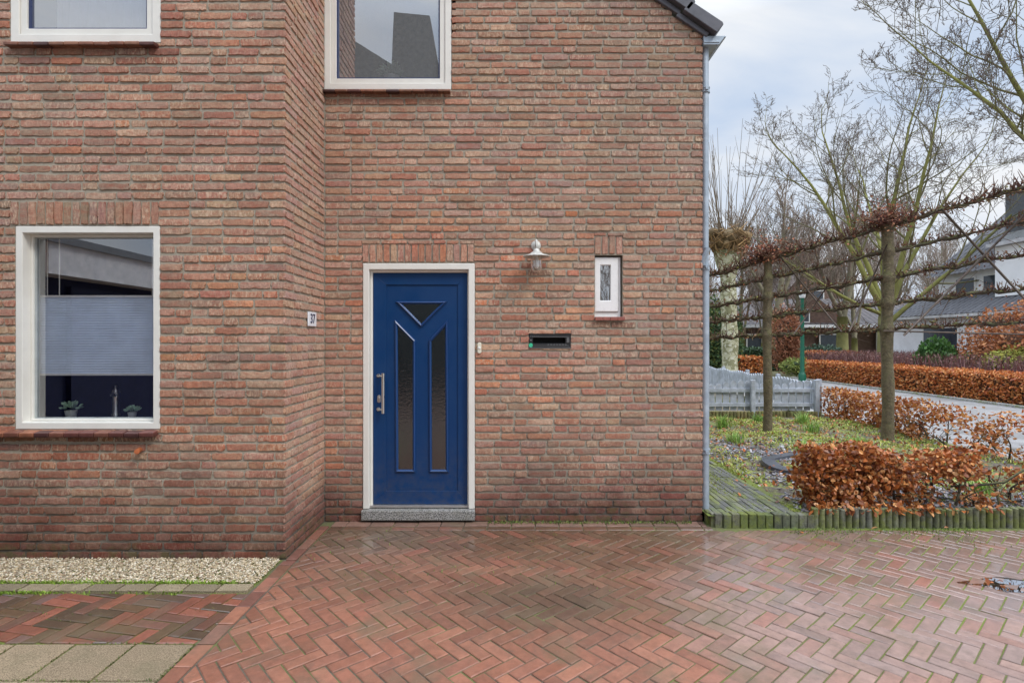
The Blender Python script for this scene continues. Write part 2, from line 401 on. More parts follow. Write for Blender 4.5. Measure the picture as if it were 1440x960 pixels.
def wall_bricks(mb, u0, u1, ztop, openings, soldiers, fn, zmax=None, warm=0, seed=0):
    """openings: (u0,u1,z0,z1) ; soldiers: same, filled with upright bricks; zmax(u): roof line"""
    nrow = int(ztop/PITCH)
    blk = openings + soldiers
    for r in range(nrow):
        z0 = r*PITCH + .004; z1 = z0 + BH
        segs = [(u0, u1)]
        parts = []
        for (a, b, c, d) in blk:
            if d <= z0+.004 or c >= z1-.004: continue
            ns = []
            for s0, s1 in segs:
                if b <= s0 or a >= s1: ns.append((s0, s1)); continue
                if a > s0: ns.append((s0, a))
                if b < s1: ns.append((b, s1))
            segs = ns
            if c - z0 > .012: parts.append((a, b, z0, c-.002))
            if z1 - d > .012: parts.append((a, b, d+.002, z1))
        for s0, s1, a, b in [(p, q, z0, z1) for p, q in segs] + parts:
            if s1 - s0 < .02: continue
            u = s0; first = True
            while u < s1 - .008:
                L = (.210 if rng.random() < .70 else .100) + rng.normal(0, .003)
                if first: L = [.21, .10, .155][rng.integers(3)] ; first = False
                e = u + L
                if s1 - e < .055: e = s1
                if zmax is not None:
                    if a > zmax(u): break
                    if b > zmax(e)+.03:
                        e2 = e
                        while e2 > u+.03 and b > zmax(e2)+.03: e2 -= .02
                        lay_brick(mb, u, e2, a, b, fn, warm); break
                lay_brick(mb, u, e, a, b, fn, warm)
                u = e + .0115 + rng.normal(0, .0012)
    for (a, b, c, d) in soldiers:
        n = max(1, round((b-a)/.0595)); w = (b-a)/n
        for i in range(n):
            lay_brick(mb, a+i*w+.005, a+(i+1)*w-.005, c+.004, d-.004, fn, warm)
def rect_minus(u0, u1, z0, z1, holes):
    us = sorted({u0, u1} | {min(max(h[k], u0), u1) for h in holes for k in (0, 1)})
    zs = sorted({z0, z1} | {min(max(h[k], z0), z1) for h in holes for k in (2, 3)})
    out = []
    for a, b in zip(us, us[1:]):
        for c, d in zip(zs, zs[1:]):
            mu, mz = (a+b)/2, (c+d)/2
            if not any(h[0] < mu < h[1] and h[2] < mz < h[3] for h in holes): out.append((a, b, c, d))
    return out
def mortar(mb, u0, u1, z0, z1, holes, fn, dep=.0088, reveal=.12):
    for a, b, c, d in rect_minus(u0, u1, z0, z1, holes):
        V = fn(np.array([a, b, b, a]), np.array([c, c, d, d]), np.full(4, dep)); mb.add(V, np.array([(0, 1, 2, 3)]), m=1)
    for a, b, c, d in holes:
        for (p, q) in (((a, c), (a, d)), ((b, c), (b, d)), ((a, c), (b, c)), ((a, d), (b, d))):
            V = fn(np.array([p[0], q[0], q[0], p[0]]), np.array([p[1], q[1], q[1], p[1]]), np.array([dep, dep, reveal, reveal])); mb.add(V, np.array([(0, 1, 2, 3)]), m=1)
f_main = lambda u, z, d: np.stack([u, YM + d, z], -1)
f_left = lambda u, z, d: np.stack([u, YL + d, z], -1)
f_side = lambda u, z, d: np.stack([XC - d, u, z], -1)
f_right = lambda u, z, d: np.stack([XR - d, u, z], -1)

house = thing('brick_house', 'brown brick house with blue front door and white window frames, nearest building', 'house', (0, YM, 0))
SLOPE = math.tan(R(38.5))
Z_EAVE = zm(50)
roofline = lambda u: Z_EAVE + (XR - u)*SLOPE
# openings
DOOR = (wm(510), wm(668), 0.0, zm(370)); SMALL = (wm(836.5), wm(876), zm(446), zm(358.5)); MAIL = (wm(743.5), wm(803), zm(489.5), zm(469))
UPW = (wm(455), wm(635), zm(126), zm(-190))
LOW = (wl(20), wl(224.5), zl(604), zl(317)); UPL = (wl(13), wl(225.5), zl(60), zl(-230))
SOL_M = [(wm(509), wm(667), zm(369.3)+.004, zm(343)), (wm(836), wm(876), zm(358)+.002, zm(332))]
SOL_L = [(wl(14), wl(223), zl(316), zl(283))]
WALLTOP_L = 5.75
mb = MB()
SHADE_BANDS[:] = [(wm(455), wm(634), zm(132)), (wm(836), wm(878), zm(450)), (wm(740), wm(772), zm(372))]
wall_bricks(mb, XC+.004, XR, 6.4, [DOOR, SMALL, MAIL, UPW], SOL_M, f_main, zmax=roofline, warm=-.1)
holes = [DOOR, SMALL, MAIL, UPW]
mortar(mb, XC-.01, XR-.0088, -.05, Z_EAVE-.02, holes, f_main)
_p = [(XC-.01, Z_EAVE-.02), (XR-.0088, Z_EAVE-.02), (XC-.01, Z_EAVE-.02+(XR-XC)*SLOPE)]
# the gable above the eave is split round the upper window
g_hole = UPW
zc = Z_EAVE-.02
for i in range(40):
    a = XC-.01 + (XR-XC)*i/40; b = XC-.01 + (XR-XC)*(i+1)/40
    zt = roofline(b)-.03
    lo = zc
    if g_hole[0] < (a+b)/2 < g_hole[1]: lo = g_hole[3]
    if zt > lo:
        V = f_main(np.array([a, b, b, a]), np.array([lo, lo, zt, zt+(b-a)*SLOPE]), np.full(4, .0088)); mb.add(V, np.array([(0,1,2,3)]), m=1)
mb.build('front_wall', [M_brick, M_mortar], house, smooth=True, sharp=24)
SHADE_BANDS[:] = []
mb = MB(); wall_bricks(mb, YL, YM-.004, WALLTOP_L, [], [], f_side, warm='side'); mortar(mb, YL+.0088, YM+.01, -.05, WALLTOP_L, [], f_side)
mb.build('side_wall', [M_brick, M_mortar], house, smooth=True, sharp=24)
SHADE_BANDS[:] = [(wl(-28), wl(222), zl(614)), (wl(13), wl(223), zl(66))]
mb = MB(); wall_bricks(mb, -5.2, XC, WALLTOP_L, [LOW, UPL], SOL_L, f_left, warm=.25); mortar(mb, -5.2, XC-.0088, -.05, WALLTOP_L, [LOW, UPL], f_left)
mb.build('projecting_wall', [M_brick, M_mortar], house, smooth=True, sharp=24)
SHADE_BANDS[:] = []
mb = MB(); wall_bricks(mb, YM, YM+2.6, Z_EAVE-.05, [], [], f_right); mortar(mb, YM+.0088, YM+7.5, -.05, Z_EAVE-.02, [], f_right)
mb.build('garden_wall', [M_brick, M_mortar], house, smooth=True, sharp=24)
# roofs
mb = MB()
ang = math.atan(SLOPE)
def rp(s, off, y): # s metres up the slope from the eave, off above the line
    return (XR+.06 - s*math.cos(ang) + off*math.sin(ang), y, Z_EAVE-.03 + s*math.sin(ang) + off*math.cos(ang))
V = [rp(0, .02, YM+.05), rp(4.2, .02, YM+.05), rp(4.2, .02, YM+7.5), rp(0, .02, YM+7.5), rp(0, .07, YM+.05), rp(4.2, .07, YM+.05), rp(4.2, .07, YM+7.5), rp(0, .07, YM+7.5)]
mb.add(V, np.array([(0,3,2,1),(4,5,6,7),(0,1,5,4),(1,2,6,5),(2,3,7,6),(3,0,4,7)]))
mb.box(-5.6, XC+.25, YL-.35, YL+6, WALLTOP_L, WALLTOP_L+.18)
mb.build('roof', M_rooft, house)
for i in range(13):
    s0 = i*.298 - .02
    mb = MB()
    t = -.012  # each tile lifts over the one below it
    P = [(s0, .012), (s0+.335, -.012), (s0+.335, .085), (s0+.02, .112), (s0, .10)]
    Q = [(s0+.02, -.02), (s0+.33, -.045), (s0+.33, .0), (s0+.02, .02)]
    mb.prism([(a, b+.02) for a, b in P], lambda u, v, d: rp(u, v, d), YM-.075, YM+.12)
    mb.prism([(a+.03, b) for a, b in Q], lambda u, v, d: rp(u, v, d), YM-.03, YM+.0)
    mb.build('verge_tile', M_rooft, house, bevel=.006)
# gutter
mb = MB()
zg = zm(53)
prof = [(XR, zg), (XR+.012, zg), (XR+.012, zg-.06), (XR+.13, zg-.06), (XR+.172, zg-.004), (XR+.185, zg-.004), (XR+.185, zg+.004), (XR+.168, zg+.006), (XR+.128, zg-.068), (XR, zg-.068)]
prof = [(XR+.002, zg-.07), (XR+.13, zg-.07), (XR+.178, zg-.008), (XR+.19, zg-.008), (XR+.19, zg+.004), (XR+.002, zg+.004)]
mb.prism(prof, lambda u, v, d: (u, d, v), YM-.02, YM+7.0)
mb.box(XR+.004, XR+.135, YM-.026, YM-.02, zg-.055, zg-.04)
mb.build('gutter', M_zinc, house, bevel=.003)
# rooms behind the windows
mb = MB()
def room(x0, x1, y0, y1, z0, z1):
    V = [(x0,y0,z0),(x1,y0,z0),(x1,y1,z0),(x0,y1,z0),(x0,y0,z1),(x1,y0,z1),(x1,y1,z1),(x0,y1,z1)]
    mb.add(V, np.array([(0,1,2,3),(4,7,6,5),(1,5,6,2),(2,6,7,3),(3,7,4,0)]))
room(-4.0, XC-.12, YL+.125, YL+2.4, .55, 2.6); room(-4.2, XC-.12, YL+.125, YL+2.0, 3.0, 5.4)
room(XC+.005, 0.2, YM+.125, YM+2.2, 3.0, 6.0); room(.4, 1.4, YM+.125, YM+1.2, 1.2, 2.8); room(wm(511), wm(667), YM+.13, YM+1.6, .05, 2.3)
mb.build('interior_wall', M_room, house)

# ------------------------------------------------------------------ windows and door
def window(name, o, yp, fw, dep, bead, label, sill=None, pane=M_glass, sashm=M_sash, set_back=.006, sw=.013):
    x0, x1, z0, z1 = o
    y0 = yp + set_back
    mb = MB(); i1 = (x0+fw, x1-fw, z0+fw, z1-fw)
    g = .003
    mb.ring_y((x0+g, x1-g, z0+g, z1-g), i1, y0, y0+dep+.02)
    w = mb.build(name, M_white, house, bevel=.004); w['label'] = label
    i2 = (i1[0]+bead, i1[1]-bead, i1[2]+bead, i1[3]-bead)
    mb = MB(); mb.ring_y((i1[0]+.001, i1[1]-.001, i1[2]+.001, i1[3]-.001), i2, y0+dep-.018, y0+dep+.03); mb.build('glazing_bead', M_white, w, bevel=.003)
    i3 = (i2[0]+sw, i2[1]-sw, i2[2]+sw, i2[3]-sw)
    mb = MB(); mb.ring_y((i2[0]+.001, i2[1]-.001, i2[2]+.001, i2[3]-.001), i3, y0+dep-.004, y0+dep+.035); mb.build('sash', sashm, w)
    mb = MB(); yg = y0+dep+.012
    mb.add([(i3[0]-.004, yg, i3[2]-.004), (i3[1]+.004, yg, i3[2]-.004), (i3[1]+.004, yg, i3[3]+.004), (i3[0]-.004, yg, i3[3]+.004)], np.array([(0,1,2,3)])); mb.build('pane', pane, w)
    if sill:
        a, b, zs, th, pr = sill
        mb = MB(); n = max(2, round((b-a)/.105)); d = (b-a)/n
        for q in range(n):
            jz = rng.normal(0, .0012)
            V = [(a+q*d+.002, yp-pr, zs-th+jz-.006), (a+(q+1)*d-.002, yp-pr, zs-th+jz-.006), (a+(q+1)*d-.002, yp+.05, zs-th+jz), (a+q*d+.002, yp+.05, zs-th+jz),
                 (a+q*d+.002, yp-pr, zs+jz-.020), (a+(q+1)*d-.002, yp-pr, zs+jz-.020), (a+(q+1)*d-.002, yp+.05, zs+jz), (a+q*d+.002, yp+.05, zs+jz)]
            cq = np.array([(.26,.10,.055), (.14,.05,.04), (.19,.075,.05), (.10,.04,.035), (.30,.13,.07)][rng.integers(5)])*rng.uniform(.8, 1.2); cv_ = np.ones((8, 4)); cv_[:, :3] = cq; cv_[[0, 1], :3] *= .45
            mb.add(V, np.array([(0,3,2,1),(4,5,6,7),(0,1,5,4),(1,2,6,5),(2,3,7,6),(3,0,4,7)]), cv_)
        mb.build('sill', M_tile, w, bevel=.004)
    return w, i3, yg
wlow, gl_low, yg_low = window('window', LOW, YL, .050, .085, .016, 'large lower window with half drawn blind', sashm=simple('pale_gasket', (.42,.45,.44), .4), sw=.006, sill=(wl(-28), wl(222), zl(603), .045, .05))
wupl, gl_upl, yg_upl = window('window', UPL, YL, .062, .030, .045, 'upper window with white net curtain, cut by the top of the photo', pane=M_glassu, sill=(wl(13), wl(223), zl(59.5), .038, .05))
wupm, gl_upm, yg_upm = window('window', UPW, YM, .056, .030, .045, 'upper window over the front door', pane=M_glassu, sill=(wm(455), wm(634), zm(126), .034, .05))
# small window : frame, deep sash
x0, x1, z0, z1 = SMALL
mb = MB(); mb.ring_y((x0+.002, x1-.012, z0+.002, z1-.012), (x0+.018, x1-.030, z0+.045, z1-.03), YM+.045, YM+.11)
ws = mb.build('window', M_white2, house, bevel=.003); ws['label'] = 'tiny narrow white window beside the wall lamp'
gi = (wm(845), wm(859.5), zm(422), zm(372))
mb = MB(); mb.ring_y((x0+.004, wm(870.5), zm(438), z1-.016), gi, YM+.030, YM+.075); mb.build('sash', M_white2, ws, bevel=.006)
mb = MB(); mb.add([(gi[0]-.003, YM+.052, gi[2]-.003), (gi[1]+.003, YM+.052, gi[2]-.003), (gi[1]+.003, YM+.052, gi[3]+.003), (gi[0]-.003, YM+.052, gi[3]+.003)], np.array([(0,1,2,3)])); mb.build('pane', glass_mat('mirror_glass', (.5,.55,.6), .45, .95), ws)
mb = MB()
for q in range(4):
    d = (x1+.014-x0)/4; mb.box(x0+q*d+.001, x0+(q+1)*d-.001, YM-.03, YM+.02, zm(450.5), zm(445.5))
mb.build('sill', simple('small_sill_tile', (.30, .10, .075), .5, var=.3), ws, bevel=.003)

# the front door
x0, x1, zb, zt = DOOR
zb = zm(715)
fw = .054
mb = MB()
yf = YM - .004
def jamb(poly): mb.prism(poly, lambda u, v, d: (u, d, v), yf, yf+.10)
jamb([(x0+.003, zb), (x0+fw, zb), (x0+fw, zt-fw), (x1-fw, zt-fw), (x1-fw, zb), (x1-.003, zb), (x1-.003, zt-.003), (x0+.003, zt-.003)])
ib = .020
mb.prism([(x0+fw, zb), (x0+fw+ib, zb), (x0+fw+ib, zt-fw-ib), (x1-fw-.012, zt-fw-ib), (x1-fw-.012, zb), (x1-fw, zb), (x1-fw, zt-fw), (x0+fw, zt-fw)], lambda u, v, d: (u, d, v), yf+.042, yf+.095)
yd = yf + .062          # face of the leaf
leaf = (x0+fw+ib+.003, x1-fw-.012-.003, zm(711), zt-fw-ib-.003)
dm = MB()
dm.box(leaf[0], leaf[1], yd, yd+.05, leaf[2], leaf[3])
pr = (wm(541), wm(643), zm(692), zm(399.5))
# border boards round the sunken panel
for poly in ([(leaf[0], leaf[2]), (leaf[1], leaf[2]), (pr[1], pr[2]), (pr[0], pr[2])], [(leaf[1], leaf[2]), (leaf[1], leaf[3]), (pr[1], pr[3]), (pr[1], pr[2])],
             [(leaf[1], leaf[3]), (leaf[0], leaf[3]), (pr[0], pr[3]), (pr[1], pr[3])], [(leaf[0], leaf[3]), (leaf[0], leaf[2]), (pr[0], pr[2]), (pr[0], pr[3])]):
    dm.prism(poly, lambda u, v, d: (u, d, v), yd-.010, yd-.0005)
door = dm.build('front_door', M_blue, house, bevel=.002)
door['label'] = 'navy blue panelled front door with triangular glass'
mb.build('door_frame', M_white, door, bevel=.005)
def inset(poly, d):
    n = len(poly); out = []
    A = sum(poly[i][0]*poly[(i+1) % n][1]-poly[(i+1) % n][0]*poly[i][1] for i in range(n)); sg = 1 if A > 0 else -1
    for i in range(n):
        p0, p1, p2 = np.array(poly[i-1]), np.array(poly[i]), np.array(poly[(i+1) % n])
        a = (p1-p0)/(np.linalg.norm(p1-p0)+1e-12); b = (p2-p1)/(np.linalg.norm(p2-p1)+1e-12)
        na, nb = sg*np.array([-a[1], a[0]]), sg*np.array([-b[1], b[0]])
        k = 1+na@nb
        out.append(tuple(p1 + (na+nb)/max(k, .25)*d))
    return out
polys = [[(553.8, 422.8), (590.9, 460.5), (628.6, 422.8)], [(553.2, 448.5), (554.2, 666), (582.8, 666), (582.8, 478.5)], [(628.8, 448.5), (601.3, 478.5), (602, 666), (630, 666)]]
for pl in polys:
    P0 = [(wm(a), zm(b)) for a, b in pl]
    loops = [(P0, yd-.0006), (inset(P0, .004), yd-.013), (inset(P0, .012), yd-.019), (inset(P0, .020), yd-.012), (inset(P0, .026), yd-.002)]
    n = len(P0); mb = MB(); V = [(a, y, b) for lp, y in loops for a, b in lp]
    mb.add(V, np.array([(k*n+i, k*n+(i+1) % n, (k+1)*n+(i+1) % n, (k+1)*n+i) for k in range(len(loops)-1) for i in range(n)]))
    mb.build('glass_moulding', M_bluetrim, door)
    G = inset(P0, .0245); mb = MB(); mb.add([(a, yd-.0035, b) for a, b in G], [list(range(n))]); mb.build('door_pane', M_glassd, door)
mb = MB()
for yy in (528.5, 576): mb.tube([(wm(530.5), yd-.008, zm(yy)), (wm(531), yd-.03, zm(yy)), (wm(539), yd-.062, zm(yy))], .0085, 10); mb.lathe([(.016, 0), (.016, -.006)], (wm(530.5), yd-.011, zm(yy)), 16, 'y')
mb.tube([(wm(539), yd-.066, zm(524.5)), (wm(539), yd-.066, zm(581))], .0125, 14)
mb.build('pull_handle', M_steel, door, smooth=True, sharp=40)
mb = MB(); c0, c1 = wm(531.3), zm(561.4)
pl = [(c0+.015*math.cos(t)*1.0, c1+(.017*(1 if math.sin(t) > 0 else -1))+.015*math.sin(t)) for t in np.linspace(.01, 2*math.pi+.01, 21)[:-1]]
mb.prism(pl, lambda u, v, d: (u, d, v), yd-.018, yd-.009); mb.lathe([(.009, 0), (.009, -.006)], (c0, yd-.018, c1+.006), 14, 'y')
mb.build('lock_plate', M_steel, door, bevel=.002)
mb = MB(); mb.box(x0+fw, x1-fw, yf+.02, yf+.075, zm(714), zm(711.5)); mb.build('weather_strip', simple('aluminium', (.6,.58,.56), .4, .8), door)
mb = MB(); mb.box(wm(509.5), wm(668), YM-.045, YM+.10, zm(729.5), zm(715.5)); mb.build('threshold', M_granite, door, bevel=.008)
# overflow spout below the lower window
mb = MB(); mb.tube([(wl(197), YL-.002, zl(632)), (wl(202), YL-.07, zl(632))], [.017, .017], 14); mb.tube([(wl(202), YL-.071, zl(632)), (wl(200.5), YL-.05, zl(632))], .012, 10)
mb.build('overflow_spout', M_terra, house, smooth=True, sharp=40)
# damp slots between bricks at the foot are in the wall mesh

# ------------------------------------------------------------------ things on the wall
t = thing('wall_lamp', 'galvanised lantern with round shade and glass jar on the wall right of the door', 'wall lamp', (wm(752), YM, zm(345)))
lx = wm(752); lxs = wm(753.5)
mb = MB(); mb.lathe([(.043, 0), (.043, -.010), (.036, -.022), (.018, -.028), (.016, -.03)], (wm(753.5), YM-.002, zm(346)), 24, 'y'); mb.build('wall_rose', M_galv, t, smooth=True, sharp=35)
yl = YM - .13
mb = MB(); mb.tube([(wm(753.5), YM-.03, zm(346)), (wm(753.5), YM-.09, zm(341)), (lxs, yl+.012, zm(342)), (lxs, yl, zm(347)), (lxs, yl, zm(356))], .0105, 10)
mb.lathe([(.030, -.012), (.030, .018), (.022, .028), (.012, .034)], (lxs, yl, zm(359)), 18)
mb.build('arm', M_galv, t, smooth=True, sharp=40)
mb = MB(); mb.lathe([(.031, .004), (.060, -.016), (.108, -.034), (.110, -.038), (.104, -.038), (.058, -.021), (.033, -.010)], (lxs, yl, zm(358)), 36); mb.build('shade', M_galv, t, smooth=True, sharp=50)
mb = MB(); zt_ = zm(362)
mb.lathe([(.032, 0), (.046, -.012), (.046, -.105), (.040, -.128), (.022, -.138), (.001, -.139)], (lxs, yl, zt_), 28); mb.build('glass_jar', M_jar, t, smooth=True)
mb = MB(); mb.lathe([(.013, 0), (.014, -.03), (.022, -.05), (.023, -.09), (.015, -.108), (.001, -.112)], (lxs, yl, zt_), 18); mb.build('bulb', M_white2, t, smooth=True)

mb = MB(); c0, c1 = wm(674.3), zm(489)
st = lambda a, b, k: [(c0+a*math.cos(q), c1+(b if math.sin(q) > 0 else -b)+a*math.sin(q)) for q in np.linspace(.01, 2*math.pi+.01, k+1)[:-1]]
t = thing('doorbell', 'cream oblong doorbell push on the bricks right of the door frame', 'doorbell', (c0, YM, c1))
mb.prism(st(.017, .03, 24), lambda u, v, d: (u, d, v), YM-.022, YM+.004); mb.build('bell_plate', M_cream, t, bevel=.004)
mb = MB(); mb.lathe([(.010, 0), (.010, -.004), (.006, -.006)], (c0, YM-.022, c1), 16, 'y'); mb.build('push_button', M_white2, t, smooth=True, sharp=40)

# letter slot
t = thing('letter_slot', 'black letter slot in the bricks with a round green sticker', 'letter slot', (wm(773), YM, zm(489)))
a, b, c, d = MAIL
mb = MB(); op = (wm(749.5), wm(795), zm(482.8), zm(474.8))
mb.ring_y((a+.001, b-.001, c+.004, d-.001), op, YM+.004, YM+.06)
mb.build('slot_frame', M_black, t, bevel=.003)
mb = MB(); mb.box(op[0]-.01, op[1]+.01, YM+.055, YM+.075, op[2]-.01, op[3]+.01); mb.build('slot_opening', M_hole, t)
mb = MB(); mb.box(wm(748), wm(801), YM+.0005, YM+.0035, zm(473.8), zm(473.0)); mb.box(wm(750), wm(800), YM-.002, YM+.0035, zm(486.2), zm(485.4)); mb.box(a+.002, b-.002, YM-.004, YM+.03, c+.001, c+.009)
for q in range(7): mb.box(wm(770+q*4.1), wm(772.2+q*4.1), YM-.001, YM+.0035, zm(485.0), zm(483.8))
for q in range(5): mb.box(wm(745.5+q*2.6), wm(746.9+q*2.6), YM-.001, YM+.0035, zm(473.4), zm(472.2))
mb.box(wm(745), wm(748), YM, YM+.0035, zm(479.5), zm(477)); mb.box(wm(797), wm(800.5), YM, YM+.0035, zm(481.5), zm(474.5))
mb.build('trim', M_grey, t)
mb = MB(); mb.lathe([(.0175, 0), (.0175, -.003)], (wm(746.4), YM-.001, zm(485.2)), 20, 'y'); mb.build('round_sticker', M_green, t)

# house number on the side wall
def yside(x): return F_PX*(-XC)/(720-x)
ya, yb = yside(431.5), yside(443); zn = 1.69
t = thing('house_number_sign', 'white enamel house number plate reading 37 on the side wall left of the door', 'house number', (XC, (ya+yb)/2, zn))
mb = MB(); mb.box(XC+.004, XC+.012, ya, yb, zn-.056, zn+.056); mb.build('plate', M_enamel, t, bevel=.003)
fc = bpy.data.curves.new('digits', 'FONT'); fc.body = '37'; fc.size = .105; fc.extrude = .0015; fc.align_x = 'CENTER'; fc.align_y = 'CENTER'
fo = bpy.data.objects.new('tmp', fc); COL.objects.link(fo); bpy.context.view_layer.update()
me = bpy.data.meshes.new_from_object(fo.evaluated_get(bpy.context.evaluated_depsgraph_get())); bpy.data.objects.remove(fo)
me.materials.clear(); me.materials.append(M_ink)
o = bpy.data.objects.new('digits', me); COL.objects.link(o); o.parent = t; o.location = (.0145, 0, 0); o.rotation_euler = (R(90), 0, R(90))

# downspout
px, py = 1.646, YM+.062
t = thing('drainpipe', 'grey zinc drainpipe down the right corner of the brick house', 'drainpipe', (px, py, .1))
zs = lambda y: CAM_H - (y-480)*py/F_PX
mb = MB(); mb.tube([(px, py, zs(385)), (px, py, zg-.06)], .031, 20); mb.tube([(px, py, .08), (px, py, zs(377))], .035, 20)
mb.build('pipe', M_zinc, t, smooth=True, sharp=40)
mb = MB(); mb.tube([(px-.036, py-.036, zs(374)), (px-.034, py-.045, zs(366)), (px-.002, py-.055, zs(354)), (px+.004, py-.055, zs(350.5))], [.021, .022, .022, .024], 14); mb.build('branch_inlet', M_zinc, t, smooth=True, sharp=40)
for y_ in (127.5, 376, 634):
    mb = MB(); mb.tube([(px, py, zs(y_+4)), (px, py, zs(y_+2)), (px, py, zs(y_+1.8)), (px, py, zs(y_-1.8)), (px, py, zs(y_-2)), (px, py, zs(y_-4))], [.041, .041, .037, .037, .041, .041], 20)
    mb.box(px-.012, px+.012, py-.055, py-.035, zs(y_+2), zs(y_-2)); mb.box(px-.05, px-.03, py-.01, py+.01, zs(y_+2), zs(y_-2))
    mb.build('pipe_bracket', M_zinc, t, smooth=True, sharp=40)

# ------------------------------------------------------------------ behind the glass
x0, x1, z0, z1 = gl_low
yb_ = yg_low + .05
t = thing('pleated_blind', 'grey pleated blind hanging half way in the lower left window', 'blind', ((x0+x1)/2, yb_, zl(525)))
sB = F_PX/yb_
zt_, zb_ = CAM_H+(480-418)/sB, CAM_H-(525-480)/sB
bx0, bx1 = (56-720)/sB, (222-720)/sB
mb = MB(); n = 46
V = []
for i in range(n*2+1):
    z = zb_ + (zt_-zb_)*i/(2*n); y = yb_ + (.005 if i % 2 else 0)
    V += [(bx0, y, z), (bx1, y, z)]
mb.add(V, np.array([(2*i, 2*i+1, 2*i+3, 2*i+2) for i in range(2*n)])); mb.build('fabric', M_blind, t)
mb = MB(); mb.box(bx0, bx1, yb_-.008, yb_+.016, zt_, zt_+.014); mb.box(bx0, bx1, yb_-.008, yb_+.016, zb_-.014, zb_); mb.build('rail', M_white2, t)
mb = MB()
for xx in (66, 83, 214): mb.tube([((xx-720)/sB, yb_+.004, zt_+.01), ((xx-720)/sB, yb_+.004, z1+.03)], .0035, 6)
mb.build('cord', M_white2, t)
def pot_plant(cx, yy, zb, s, label, mk='succulent'):
    t = thing('potted_plant', label, 'plant', (cx, yy, zb))
    mb = MB(); mb.lathe([(.028*s, 0), (.036*s, .045*s), (.033*s, .045*s), (.026*s, .02)], (cx, yy, zb), 16); mb.build('pot', M_pot, t, smooth=True, sharp=40)
    mb = MB()
    for i in range(60):
        a, e = rng.uniform(0, 6.28), rng.uniform(.1, 1.4); r = rng.uniform(.03, .06)*s
        p = np.array([cx+r*math.cos(a)*math.cos(e)*1.2, yy+r*math.sin(a)*math.cos(e), zb+.055*s+r*math.sin(e)*.8])
        d = np.array([math.cos(a)*math.cos(e), math.sin(a)*math.cos(e), math.sin(e)])
        mb.tube([p-d*.012*s, p, p+d*.012*s], [.003*s, .0085*s, .001], 6)
    mb.build('rosette', M_succ, t, smooth=True)
zsill = z0 + .0
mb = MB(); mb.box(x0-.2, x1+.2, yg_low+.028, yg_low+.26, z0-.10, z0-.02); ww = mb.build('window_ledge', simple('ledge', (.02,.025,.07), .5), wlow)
pot_plant((100-720)*(yg_low+.15)/F_PX, yg_low+.15, z0-.02, 1.15, 'small pale green succulent behind the left half of the lower window')
pot_plant((186-720)*(yg_low+.15)/F_PX, yg_low+.15, z0-.02, .85, 'smaller succulent near the right edge of the lower window')
cx, yy = (163-720)*(yg_low+.2)/F_PX, yg_low+.2
t = thing('kitchen_tap', 'chrome upright tap seen through the lower window between two succulents', 'tap', (cx, yy, z0-.02))
mb = MB(); mb.lathe([(.03, 0), (.028, .02), (.022, .03), (.022, .17), (.026, .18), (.02, .20)], (cx, yy, z0-.02), 18); mb.build('body', M_steel, t, smooth=True, sharp=40)
mb = MB(); mb.tube([(cx-.02, yy-.02, z0+.14), (cx+.03, yy-.06, z0+.15), (cx+.06, yy-.08, z0+.14)], .009, 10); mb.build('spout', M_steel, t, smooth=True)
mb = MB(); mb.tube([(cx, yy, z0+.17), (cx+.005, yy-.01, z0+.215)], .008, 8); mb.build('lever', M_steel, t, smooth=True)
# net curtain
x0, x1, z0, z1 = gl_upl
mb = MB(); n = 90; V = []
for i in range(n+1):
    x = x0+.10 + (x1+.1-x0-.10)*i/n; y = yg_upl+.09+.018*math.sin(i*.9)+.01*math.sin(i*.37)
    V += [(x, y, z0-.1), (x, y, z1)]
mb.add(V, np.array([(2*i, 2*i+2, 2*i+3, 2*i+1) for i in range(n)])); tag(mb.build('net_curtain', M_net, smooth=True), 'white net curtain hanging in the upper left window', 'curtain')
x0, x1, z0, z1 = gl_upm
cx, yy = (551-720)*(yg_upm+.12)/F_PX, yg_upm+.12
mb = MB(); mb.box(x0-.02, x1+.1, yg_upm+.03, yg_upm+.3, z0-.06, z0-.012); mb.build('window_ledge', simple('ledge_up', (.08,.08,.08), .4), wupm)
pot_plant(cx, yy, z0-.012, 1.9, 'round pot plant on the ledge of the upper window above the door')

# ------------------------------------------------------------------ paving
def clip(poly, region):
    out = poly
    n = len(region)
    for i in range(n):
        a, b = region[i], region[(i+1) % n]
        nx, ny = -(b[1]-a[1]), b[0]-a[0]
        inp, out = out, []
        if not inp: return []
        for j in range(len(inp)):
            p, q = inp[j-1], inp[j]
            dp = (p[0]-a[0])*nx+(p[1]-a[1])*ny; dq = (q[0]-a[0])*nx+(q[1]-a[1])*ny
            if (dp < 0) != (dq < 0):
                t = dp/(dp-dq); out.append((p[0]+t*(q[0]-p[0]), p[1]+t*(q[1]-p[1])))
            if dq >= 0: out.append(q)
    # drop doubled corners
    res = []
    for p in out:
        if not res or math.hypot(p[0]-res[-1][0], p[1]-res[-1][1]) > .004: res.append(p)
    if len(res) > 1 and math.hypot(res[0][0]-res[-1][0], res[0][1]-res[-1][1]) <= .004: res.pop()
    return res
def area(p): return abs(sum(p[i][0]*p[(i+1) % len(p)][1]-p[(i+1) % len(p)][0]*p[i][1] for i in range(len(p))))/2
